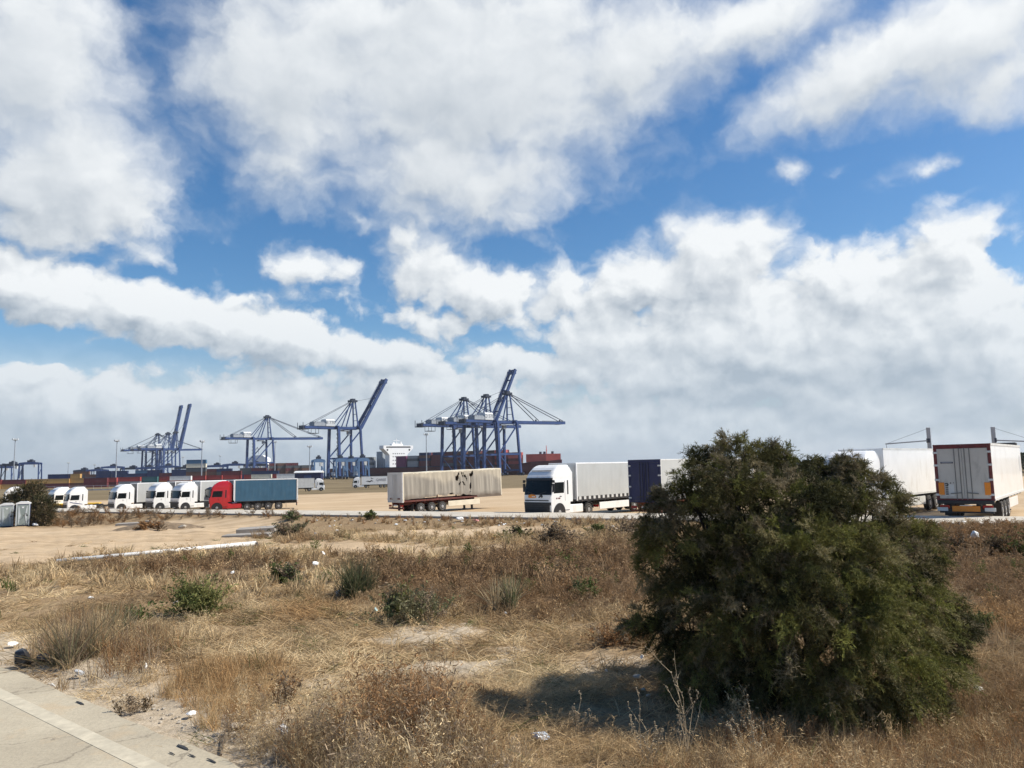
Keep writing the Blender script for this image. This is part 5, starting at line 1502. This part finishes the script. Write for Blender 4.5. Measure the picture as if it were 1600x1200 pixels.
# pale skeleton of a dead weed in front of the big bush
M_STALK = mat('bleached_stalk', (.42, .33, .21), .8, var=.15, scale=20)
def skeleton_weed(px, py, H, label, seed):
    rg = random.Random(seed); p = hit(px, py, True)
    root = thing('dead_weed', label, 'plant', p, 0)
    for i in range(7):
        mb = MB(); a = rg.uniform(-2.6, 2.6) if i else .2; ln = rg.uniform(.12, .55) if i else .10; L = H*(rg.uniform(.45, .8) if i else 1.0)
        def grow(q, d, L, r, depth):
            n = 4
            for k in range(n):
                d2 = (d+Vector((rg.uniform(-.16, .16), rg.uniform(-.16, .16), rg.uniform(-.02, .10)))).normalized()
                q2 = q+d2*(L/n); mb.cyl(q, q2, r*(1-.18*k), r*(1-.18*(k+1)), 5, False)
                if depth < 2 and k and rg.random() < .75:
                    sd_ = (d2+Vector((rg.uniform(-.9, .9), rg.uniform(-.5, .5), rg.uniform(-.1, .5)))).normalized()
                    grow(q2, sd_, L*rg.uniform(.22, .4), r*.55, depth+1)
                if rg.random() < .4:
                    e = q2+Vector((rg.uniform(-.012, .012), rg.uniform(-.012, .012), .004)); mb.box(e.x-.005, e.x+.005, e.y-.005, e.y+.005, e.z-.005, e.z+.006)
                q, d = q2, d2
        grow(Vector((rg.uniform(-.05, .05), rg.uniform(-.04, .04), -.02)), Vector((math.sin(a)*ln, math.cos(a)*ln*.6, 1)).normalized(), L, .0052, 0)
        mb.build('stem', M_STALK, root)
skeleton_weed(1072, 1192, .78, 'tall pale leafless weed skeleton in front of the big bush', 5)
skeleton_weed(1012, 1196, .46, 'shorter pale weed skeleton left of the tall one', 8)
skeleton_weed(1175, 1188, .42, 'small bent pale weed right of the tall skeleton', 12)
skeleton_weed(905, 1150, .36, 'single thin pale stalk beside the bush shadow', 21)

# ------------------------------------------------------------------ bushes
def bush(name, label, base, clumps, nspray, cols, leaf_w, needle, trunk_r, nstem, seed, cat='bush', nneedle=22, spray_len=(.14, .30), dead=.25, plumes=0, per=26):
    """clumps: (centre, radius vector) ellipsoids relative to base; foliage sprays grow through their outer volume."""
    rg = np.random.default_rng(seed); root = thing(name, label, cat, base)
    tr = MB(); tips = []
    def limb(q, tgt, r, seg, wob):
        prev = q
        for k in range(1, seg+1):
            f = k/seg; w = q.lerp(tgt, f)+Vector(rg.normal(0, wob, 3))*(1-f)*f*3; w.z += .12*math.sin(math.pi*f)*(tgt-q).length
            tr.cyl(prev, w, r*(1-.75*(k-1)/seg), r*(1-.75*k/seg), 6, False); prev = w
        tips.append(prev)
    for i in range(nstem):
        c, rad = clumps[i % len(clumps)]; q = Vector((rg.normal(0, .16), rg.normal(0, .12), -.05))
        limb(q, Vector(c), trunk_r*rg.uniform(.55, 1), 7, .10)
        for _ in range(4):
            dv = Vector(rg.normal(0, 1, 3)); dv.normalize()
            limb(q.lerp(Vector(c), rg.uniform(.55, .95)), Vector(c)+Vector((dv.x*rad[0], dv.y*rad[1], dv.z*rad[2]))*.85, trunk_r*.30, 4, .05)
    tr.build('trunk', TM_BARK, root, True)
    if plumes:
        # feathery plumes: each a drooping branchlet carrying many short sprays, all of one tone
        bctr = np.array([0, 0, .42*max(c[2] for c, _ in clumps)]); b, od, ci, pid = [], [], [], []; np_ = 0
        for k, (c, r) in enumerate(clumps):
            c, r = np.array(c), np.array(r); out = c-bctr; out /= np.linalg.norm(out)+1e-6
            for _ in range(max(5, int(plumes*(max(r)/.30)**1.75))):
                d = rg.normal(size=3)+out*.75+np.array([0, 0, .25]); d /= np.linalg.norm(d)
                p0 = c+d*r*rg.uniform(.05, .45); p1 = c+d*r*rg.uniform(.80, 1.28); ln = np.linalg.norm(p1-p0)
                f = rg.uniform(.0, 1, per)**.8; q = p0+(p1-p0)*f[:, None]; q[:, 2] += .16*ln*np.sin(f*2.2)-.22*ln*f*f
                q += rg.normal(0, .035, (per, 3))*(1.15-f[:, None])
                o_ = (p1-p0)/ln*.9+rg.normal(0, .55, (per, 3))+np.array([0, 0, .12])-np.array([0, 0, .35])*f[:, None]
                b.append(q); od.append(o_/np.linalg.norm(o_, axis=1, keepdims=True)); ci += [k]*per; pid += [np_]*per; np_ += 1
        b, od, ci, pid = np.concatenate(b), np.concatenate(od), np.array(ci), np.array(pid)
        kk = b[:, 2] > .03; b, od, ci, pid = b[kk], od[kk], ci[kk], pid[kk]; N = len(b)
    else:
        wts = np.array([r[0]*r[1]+r[0]*r[2] for _, r in clumps]); wts /= wts.sum()
        ci = rg.choice(len(clumps), nspray, p=wts)
        cen = np.array([clumps[i][0] for i in ci]); rad = np.array([clumps[i][1] for i in ci])
        d = rg.normal(size=(nspray, 3)); d /= np.linalg.norm(d, axis=1, keepdims=True)
        rr = rg.uniform(.12, 1.0, nspray)**.5*rg.uniform(.88, 1.12, nspray)
        b = cen+d*rad*rr[:, None]; kk = b[:, 2] > .03; b, cen, ci = b[kk], cen[kk], ci[kk]; N = len(b)
        ctr = np.array([0, 0, .45*max(c[2] for c, _ in clumps)])
        od = (b-ctr)*.6+(b-cen)*1.4; od /= np.linalg.norm(od, axis=1, keepdims=True)+1e-6
        od = od*.8+rg.normal(0, .45, (N, 3))+np.array([0, 0, .35]); od /= np.linalg.norm(od, axis=1, keepdims=True)
    L = rg.uniform(*spray_len, N)
    B = Blades(); 
    # tint: per clump tone, per spray jitter, some dead grey sprays
    base_c = np.array(cols)[rg.integers(len(cols)-1, size=len(clumps))][ci]
    k_ = sstep(.45, .62, fbm(b[:, 0]*2.2+7, b[:, 2]*2.2+b[:, 1], seed))[:, None]
    alt = np.array(cols)[rg.integers(len(cols)-1, size=N)]
    col = base_c*(1-.5*k_)+alt*.5*k_
    if plumes:
        pc = np.array(cols)[rg.integers(len(cols)-1, size=np_)]*rg.uniform(.65, 1.35, (np_, 1)); dd = rg.uniform(size=np_) < dead
        pc = np.where(dd[:, None], np.array(cols[-1])*rg.uniform(.55, 1.2, (np_, 1)), pc); col = (base_c*.45+pc[pid]*.55)*rg.uniform(.8, 1.2, (N, 1))
    isd = np.zeros(N, bool) if plumes else rg.uniform(size=N) < dead*(.4+1.2*vnoise(b[:, 0]*1.7, b[:, 2]*1.7, seed+3)); col = np.where(isd[:, None], np.array(cols[-1]), col)*(1 if plumes else rg.uniform(.7, 1.3, (N, 1)))
    t = np.linspace(0, 1, 4)[None, :, None]
    st = b[:, None, :]+od[:, None, :]*L[:, None, None]*t; st[:, :, 2] -= (L[:, None]*.35*t[..., 0]**2)
    global NP
    save = NP; NP = rg
    B.ribbons(st, leaf_w*.8*np.array([[1.2, 1, .7, .3]])*np.ones((N, 1)), col*.8)
    m = nneedle
    f = rg.uniform(.08, 1.0, (N, m)); ii = np.clip((f*3).astype(int), 0, 2); fr = (f*3-ii)[..., None]
    q = np.take_along_axis(st, ii[..., None].repeat(3, -1), 1)*(1-fr)+np.take_along_axis(st, (ii+1)[..., None].repeat(3, -1), 1)*fr
    nd = od[:, None, :]*.75+rg.normal(0, .55, (N, m, 3))+np.array([0, 0, .1]); nd /= np.linalg.norm(nd, axis=-1, keepdims=True)
    nl = needle*rg.uniform(.5, 1.2, (N, m, 1))
    q = q.reshape(-1, 3); e = q+(nd*nl).reshape(-1, 3)
    B.ribbons(np.stack([q, e], 1), leaf_w*np.array([[1.0, .45]])*np.ones((len(q), 1)), np.repeat(col, m, 0)*rg.uniform(.8, 1.25, (len(q), 1)))
    NP = save
    V, T, C = B.arrays()
    cr = bpy.data.objects.new('crown', mesh_from('crown', V, T, C, TM_LEAF)); COL.objects.link(cr); cr.parent = root
    return root, len(T)

bb = hit(1235, 1092); bb.z = gz(bb.x, bb.y)
S = bb.y/F
def bc(px, py, r, dy=0.0, ry=None, asp=1.0):
    q = at(px, py, bb.y+dy)-bb; k = (bb.y+dy)/F
    return ((q.x, q.y, max(.12, q.z)), (r*k, (ry or min(r*1.2, 105))*k, r*k*asp))
BIG = [bc(1150, 728, 46, .1), bc(1105, 740, 38), bc(1195, 735, 40, .2), bc(1232, 728, 34, .1), bc(1085, 790, 52, -.2), bc(1040, 800, 34), bc(1025, 835, 30, .1), bc(1060, 850, 50, -.2), bc(1020, 880, 26, .2),
       bc(1150, 790, 70, -.4), bc(1215, 790, 60, -.2), bc(1270, 745, 26, .3), bc(1310, 755, 40), bc(1340, 742, 22, .1), bc(1366, 766, 28, .1), bc(1385, 800, 36, -.1), bc(1270, 810, 58, -.5), bc(1330, 810, 56, -.3), bc(1415, 845, 42, .1), bc(1435, 885, 36, -.2),
       bc(1180, 870, 78, -.5), bc(1110, 900, 62, -.2), bc(1250, 880, 74, -.8), bc(1330, 880, 72, -.7), bc(1395, 900, 56, -.3), bc(1055, 925, 42, .1), bc(1035, 985, 28), bc(1005, 978, 24), bc(1075, 990, 46, -.1),
       bc(1150, 960, 80, -.5), bc(1240, 960, 84, -.9), bc(1330, 960, 80, -.9), bc(1410, 960, 62, -.5), bc(1465, 960, 42, -.1), bc(1488, 985, 28, .1), bc(1505, 975, 16, .2), bc(1472, 1025, 36, -.1),
       bc(1110, 1050, 66, -.2), bc(1190, 1045, 74, -.5), bc(1280, 1045, 82, -.9), bc(1370, 1040, 78, -.8), bc(1440, 1040, 56, -.4), bc(1240, 1088, 60, -.7, asp=.6), bc(1150, 1090, 56, -.3, asp=.6), bc(1340, 1085, 64, -.8, asp=.6), bc(1420, 1085, 44, -.5, asp=.6),
       bc(1140, 800, 60, .6), bc(1220, 850, 70, .8), bc(1310, 860, 64, .8), bc(1130, 900, 66, .7), bc(1220, 950, 76, .9), bc(1340, 960, 70, .7), bc(1150, 1010, 60, .7)]
DG, OL, LG, DR = (.045, .047, .019), (.155, .14, .052), (.215, .22, .058), (.37, .30, .19)
bt, nt_ = bush('tamarisk_bush', 'huge dark green feathery bush standing alone at the right in the dry field', bb, BIG, 0, (DG, OL, DG, OL, LG, DR), .0052, .040, .042, 30, 5, nneedle=16, spray_len=(.06, .15), dead=.27, plumes=15, per=28)
print('bush triangles', nt_)

p = hit(52, 823); 
sb = p.y/F
def sc_(px, py, r, dy=0.0):
    q = at(px, py, p.y+dy)-p; k = (p.y+dy)/F; return ((q.x, q.y, max(.2, q.z)), (r*k, r*k*.9, r*k))
bush('roadside_bush', 'dark olive bush rising behind the portable toilets', p, [sc_(40, 775, 17, 2.5), sc_(55, 768, 15, 2.5), sc_(22, 782, 13, 3), sc_(8, 790, 10, 3), sc_(62, 790, 18, 1.5), sc_(48, 803, 20, 1), sc_(70, 806, 14, .5), sc_(78, 790, 9, 1.5), sc_(30, 795, 16, 2)],
     3800, ((.045, .05, .02), (.07, .06, .028), (.035, .04, .016), (.15, .11, .06)), .028, .16, .07, 12, 9, nneedle=12, spray_len=(.3, .7), dead=.35)

# ------------------------------------------------------------------ litter and odds and ends
M_PAPER = mat('white_litter_plastic', (.74, .74, .72), .5, var=.1, scale=12)
M_FILM = mat('clear_grey_film', (.50, .51, .52), .25, var=.2, scale=14)
M_BLUEF = mat('bluish_film', (.40, .45, .52), .25, var=.2, scale=14)
M_YEL = mat('yellow_wrapper', (.75, .58, .14), .5, var=.15, scale=12)
M_BLKF = mat('black_film', (.012, .012, .013), .35, var=.3, scale=12)
M_STONE = mat('pale_stone', (.42, .37, .30), .9, var=.2, scale=8, bump=.4)
M_WOOD = mat('weathered_wood', (.20, .15, .10), .85, var=.25, scale=9, stretch=(1, 1, 6))
M_PIPE = mat('white_pipe_paint', (.66, .66, .64), .5, var=.1, scale=2, dirt=(.3, .26, .2), dirt_amt=.6)

def crumpled(name, material, sx, sy, sz, seed, amp=.35):
    """A crumpled bag or scrap: folded ball of sheet, real creases."""
    bm = bmesh.new(); bmesh.ops.create_icosphere(bm, subdivisions=3, radius=.5); rg = np.random.default_rng(seed)
    dirs = rg.normal(size=(14, 3)); dirs /= np.linalg.norm(dirs, axis=1, keepdims=True); offs = rg.uniform(.18, .46, 14)
    for v in bm.verts:
        q = np.array(v.co); n = q/np.linalg.norm(q); r = .5
        for d_, o_ in zip(dirs, offs):
            c = n @ d_
            if c > .15: r = min(r, o_/c)
        r *= 1+amp*.35*(rg.uniform()-.5)
        v.co = n*r
        v.co.x *= sx; v.co.y *= sy; v.co.z = max(-.2*sz, v.co.z*sz)
    me = bpy.data.meshes.new(name); bm.to_mesh(me); bm.free(); me.materials.append(material)
    return me
def litter(px, py, w_px, h_px, material, label, name='plastic_scrap', cat='litter', seed=None, group=None, sink=.12):
    p = hit(px, py, True); k = p.y/F; w, h = w_px*k, h_px*k*1.15
    me = crumpled(name, material, w, w*.8, max(h, .02), seed or int(px*7+py))
    o = inst(name, me, None, (p.x, p.y, p.z+h*(.5-sink)+.02), (R(NP.uniform(-12, 12)), R(NP.uniform(-12, 12)), R(NP.uniform(0, 360))))
    return tag(o, label, cat, group)

litter(1524, 846, 22, 22, M_PAPER, 'big white plastic bag on the brown grass below the white trailer', 'plastic_bag', 'plastic bag')
litter(1500, 824, 26, 12, M_PAPER, 'crumpled white sheet at the kerb below the red framed trailer doors', 'plastic_sheet')
litter(1459, 837, 12, 8, M_PAPER, 'small white scrap left of the crumpled white sheet')
litter(1463, 824, 16, 6, M_PAPER, 'flat white scrap at the kerb right of the big bush')
litter(1545, 858, 14, 6, M_STONE, 'pale stone right below the big white bag', 'stone', 'stone')
litter(1558, 824, 7, 9, M_PAPER, 'narrow upright white scrap left of the pale plank')
litter(1528, 1090, 24, 16, M_PAPER, 'crumpled white bag in the brown grass at the right foot of the bush', 'plastic_bag', 'plastic bag')
litter(1455, 1140, 16, 20, M_FILM, 'torn pale film caught in the grass in front of the bush', 'plastic_film')
litter(1003, 1033, 10, 8, M_PAPER, 'white scrap on the pale grass mound left of the bush')
litter(948, 1053, 7, 5, M_PAPER, 'tiny white scrap at the upper edge of the bush shadow')
litter(993, 1063, 18, 7, M_STONE, 'flat pale stone in the bush shadow', 'stone', 'stone')
litter(1006, 1084, 12, 8, M_STONE, 'upper one of two rounded stones lying in the bush shadow', 'stone', 'stone')
litter(1014, 1093, 13, 7, M_STONE, 'lower one of two rounded stones lying in the bush shadow', 'stone', 'stone')
litter(844, 1158, 42, 14, M_BLUEF, 'bluish plastic bag half hidden in straw at the lower edge of the bush shadow', 'plastic_bag', 'plastic bag')
litter(443, 1158, 26, 22, M_FILM, 'clear crumpled film bag among the dry weeds near the pavement', 'plastic_bag', 'plastic bag')
litter(488, 1146, 14, 9, M_YEL, 'yellow wrapper stuck in the dry weeds', 'wrapper')
litter(297, 1122, 24, 10, M_PAPER, 'white torn packaging beside the orange grass near the pavement', 'packaging')
litter(372, 1140, 30, 8, M_STONE, 'broken pale slab piece on the dirt near the clear bag', 'stone', 'stone')
litter(228, 1050, 8, 12, M_PAPER, 'white scrap hanging in dry grass behind the pavement edge')
litter(125, 1060, 26, 12, M_FILM, 'grey crumpled film on the dirt beside the pavement', 'plastic_film')
litter(82, 1076, 12, 6, M_PAPER, 'small white scrap on the dirt at the pavement edge')
litter(36, 1044, 44, 26, M_BLKF, 'black plastic sheet heap at the corner of the pavement', 'plastic_sheet')
litter(66, 1038, 30, 18, M_BLKF, 'smaller black plastic heap right beside the black sheet', 'plastic_sheet')
litter(20, 1013, 18, 10, M_PAPER, 'white bag in the grass above the black plastic', 'plastic_bag', 'plastic bag')
litter(587, 959, 12, 9, mat('mint_plastic', (.55, .72, .66), .4), 'pale mint cup lid beside the green and brown shrub', 'cup_lid')
litter(528, 933, 18, 10, M_FILM, 'grey film at the foot of the big rush clump', 'plastic_film')
litter(494, 885, 14, 8, M_PAPER, 'white scrap right of the small dull green shrub')
litter(505, 869, 9, 7, M_PAPER, 'tiny white scrap above the small dull green shrub')
litter(363, 898, 9, 6, M_PAPER, 'white scrap below the end of the fallen pipe')
litter(211, 869, 16, 6, M_PAPER, 'white rag lying on the fallen pipe', 'rag', 'rag')
litter(164, 890, 8, 14, M_FILM, 'pale film standing in the grass below the fallen pipe', 'plastic_film')
litter(143, 938, 14, 5, M_PAPER, 'flat white carton in the grass at the left', 'carton')
litter(275, 947, 12, 9, M_PAPER, 'white scrap left of the bright green shrub')
litter(56, 823, 12, 6, M_PAPER, 'white bag at the right foot of the toilets', 'plastic_bag', 'plastic bag')
litter(448, 828, 12, 5, M_PAPER, 'white rag beside the tall grey weed', 'rag', 'rag')
litter(872, 957, 8, 5, M_PAPER, 'small white scrap right of the spiky rush clump')
litter(895, 968, 9, 6, M_PAPER, 'white scrap in the straw under the brown brush')
litter(790, 962, 9, 5, M_PAPER, 'white scrap at the foot of the spiky rush clump')
litter(790, 843, 16, 5, M_STONE, 'pale stones on the sand strip under the white lorry', 'stone', 'stone')
litter(719, 815, 14, 7, M_PAPER, 'white bag at the kerb below the torn trailer', 'plastic_bag', 'plastic bag')
litter(744, 816, 12, 5, mat('pink_rag', (.55, .22, .22), .7), 'pink rag at the kerb right below the torn trailer', 'rag', 'rag')
litter(425, 1086, 8, 4, M_STONE, 'small stone on the pale dirt patch', 'stone', 'stone')
scr = [crumpled('litter_scrap', M_PAPER, 1, .8, .5, 900+i) for i in range(5)]
sto = [crumpled('litter_stone', M_STONE, 1, .8, .6, 950+i) for i in range(3)]
for i in range(58):
    px = NP.uniform(455, 1000) if i < 44 else NP.uniform(1405, 1598); py = 811+.0045*px+abs(NP.normal(0, 7))
    p = hit(px, py, True); s_ = NP.uniform(.10, .34)
    o = inst('litter_scrap', scr[i % 5] if i % 4 else sto[i % 3], None, (p.x, p.y, p.z+.04), (0, 0, R(NP.uniform(0, 360)))); o.scale = (s_, s_, s_)
    if i % 4: tag(o, 'small pale scrap of litter scattered in the grass along the road kerb', 'litter', 'litter strewn along the kerb')
    else: o.name = 'stone'; tag(o, 'small pale stone lying in the grass along the road kerb', 'stone', 'stones strewn along the kerb')
for i in range(150):
    u = NP.uniform(0, 1); px, py = 10+u*400, 1050+u*150; px += NP.uniform(0, 60); py -= NP.uniform(2, 26)
    p = hit(px, py, True); s_ = NP.uniform(.02, .075)
    if side_tn(p.x, p.y)[1] > -.05: continue
    o = inst('stone', sto[i % 3], None, (p.x, p.y, p.z+s_*.12), (0, 0, R(NP.uniform(0, 360)))); o.scale = (s_, s_, s_)
    tag(o, 'small pale stone in the strip of dirt along the pavement edge', 'stone', 'stones along the pavement edge')

# fallen white pipe with its post
a, b = hit(88, 886), hit(399, 858)
pr = thing('fallen_pipe', 'long white pipe lying on the grass edge of the pale sand', 'pipe', a)
d = b-a
MB().cyl((0, 0, .20), (d.x, d.y, d.z+.30), .07, .11, 14).build('tube', M_PIPE, pr, True)
MB().box(d.x-.10, d.x+.10, d.y-.12, d.y+.12, d.z-.05, d.z+.36, .02).build('end_plate', M_CHASSIS, pr)

# concrete slabs and rubble on the sand
def slab(px, py, w, dpt, h, label, rot):
    p = hit(px, py); o = MB().box(-w/2, w/2, -dpt/2, dpt/2, -.1, h, .03).build('concrete_slab', M_CONC, None, loc=p); o.rotation_euler = (R(2), R(-2), R(rot)); return tag(o, label, 'slab')
slab(402, 833, 2.4, 1.2, .30, 'grey concrete block on the sand, upper one beside the tall grey weed', 8)
slab(388, 839, 2.9, .9, .24, 'long pale concrete slab below the grey block', -4)
slab(204, 822, 2.2, .9, .26, 'flat concrete slab at the left end of the rubble heap', 4)
p = hit(250, 826)
bm = bmesh.new(); bmesh.ops.create_grid(bm, x_segments=30, y_segments=14, size=.5)
for v in bm.verts:
    x, y = v.co.x*2, v.co.y*2; r = math.hypot(x, y); q = np.array
    v.co = (x*3.4, y*1.3, max(-.1, (1-r*r)*.42+(fbm(q([x*2.5+9]), q([y*2.5]), 3)[0]-.5)*.5*max(0, 1-r)))
me = bpy.data.meshes.new('rubble_heap'); bm.to_mesh(me); bm.free(); me.materials.append(mat('rubble_earth', (.20, .145, .09), .95, var=.35, scale=3, bump=.6))
o = inst('rubble_heap', me, None, p); tag(o, 'low heap of earth and rubble on the pale sand', 'rubble heap')
for i, (px, py, s_) in enumerate(((232, 820, .5), (262, 824, .35), (284, 827, .5))):
    p = hit(px, py); o = inst('stone', crumpled('stone', M_STONE, s_*1.5, s_, s_, 700+i), None, p+Vector((0, 0, .2))); tag(o, ('biggest brown stone on top of the rubble heap', 'middle small stone of the rubble heap', 'single stone at the right end of the rubble heap')[i], 'stone')
plant(236, 826, .8, 'brush', 7, (BRN, GREYB, BRN*1.3), 'dry brown tuft growing on the rubble heap', 'plant', 'dry_tuft', 1.2)
# planks and sticks
def stick(p0, p1, r, label, name='stick', m=None):
    a, b = hit(*p0, True), hit(*p1, True); o = MB().cyl((0, 0, .03), tuple((b-a)+Vector((0, 0, .05))), r, r*.6, 7).build(name, m or M_WOOD, None, loc=a); return tag(o, label, name.replace('_', ' '))
stick((457, 1083), (508, 1076), .014, 'thin grey stick on the pale dirt patch')
o = stick((1568, 822), (1597, 823), .06, 'pale plank lying at the kerb near the right picture edge', 'plank', M_PAPER)
stick((345, 1185), (352, 1150), .012, 'thin bent stick at the pavement edge')
# marks of tar on the pavement edge
M_TAR = mat('tar_spill', (.03, .03, .032), .6, var=.3)
for i, (px, py, w) in enumerate(((125, 1107, 22), (285, 1178, 30), (268, 1188, 14), (300, 1192, 16), (330, 1200, 20))):
    p = hit(px, py); k = p.y/F; pts = []
    for q in range(14):
        a = 2*math.pi*q/14; r = w*k*.5*NP.uniform(.6, 1.1); pts.append((r*math.cos(a)*1.5, r*math.sin(a)*.20))
    z = float(plain(p.x, p.y))+.0635
    o = MB().prism(pts, 0, .003, 'z').build('road_stain', M_TAR, None, loc=(p.x, p.y, z)); o.rotation_euler = (0, 0, math.atan2(SE[1], SE[0])); kind(o, 'structure')

# low wood beyond the sand at the far right
def wood(name, label, px0, px1, D, h0, h1, n, cols, seed):
    rg = np.random.default_rng(seed); B = Blades()
    X = rg.uniform(0, 1, n); px = px0+(px1-px0)*X; y = D*rg.uniform(.95, 1.12, n); x = (px-800)/F*y; z0 = elev(x, y)
    hh = (h0+(h1-h0)*fbm(px*.06, px*0, seed))*np.sqrt(rg.uniform(0, 1, n))
    c = np.stack([x, y, z0+hh], 1); r = rg.normal(size=(n, 3)); r /= np.linalg.norm(r, axis=1, keepdims=True)
    pts = np.stack([c-r*.45, c, c+r*.45], 1)
    B.ribbons(pts, np.array([[.25, .7, .2]])*np.ones((n, 1)), np.array(cols)[rg.integers(len(cols), size=n)]*rg.uniform(.7, 1.3, (n, 1)))
    V, T, C = B.arrays(); o = bpy.data.objects.new(name, mesh_from(name, V, T, C, TM_LEAF)); COL.objects.link(o); kind(o, 'stuff'); return o
wood('far_treeline', '', 1180, 1760, 300, 3.5, 9.5, 16000, ((.035, .05, .03), (.05, .06, .035), (.03, .04, .03)), 4)

# ------------------------------------------------------------------ sea haze
hm = bpy.data.materials.new('haze'); hm.use_nodes = True
t = NT(hm.node_tree)
for n in list(hm.node_tree.nodes): hm.node_tree.nodes.remove(n)
pv = t.n('ShaderNodeVolumePrincipled'); pv.inputs['Color'].default_value = (.86, .90, .95, 1); pv.inputs['Density'].default_value = .00007; pv.inputs['Anisotropy'].default_value = .25
ho = t.n('ShaderNodeOutputMaterial'); t.link(pv.outputs[0], ho.inputs['Volume'])
hz = MB().box(-10000, 10000, -10000, 10000, -9.5, 125).build('haze', hm); kind(hz, 'stuff')
scene.cycles.volume_bounces = 0
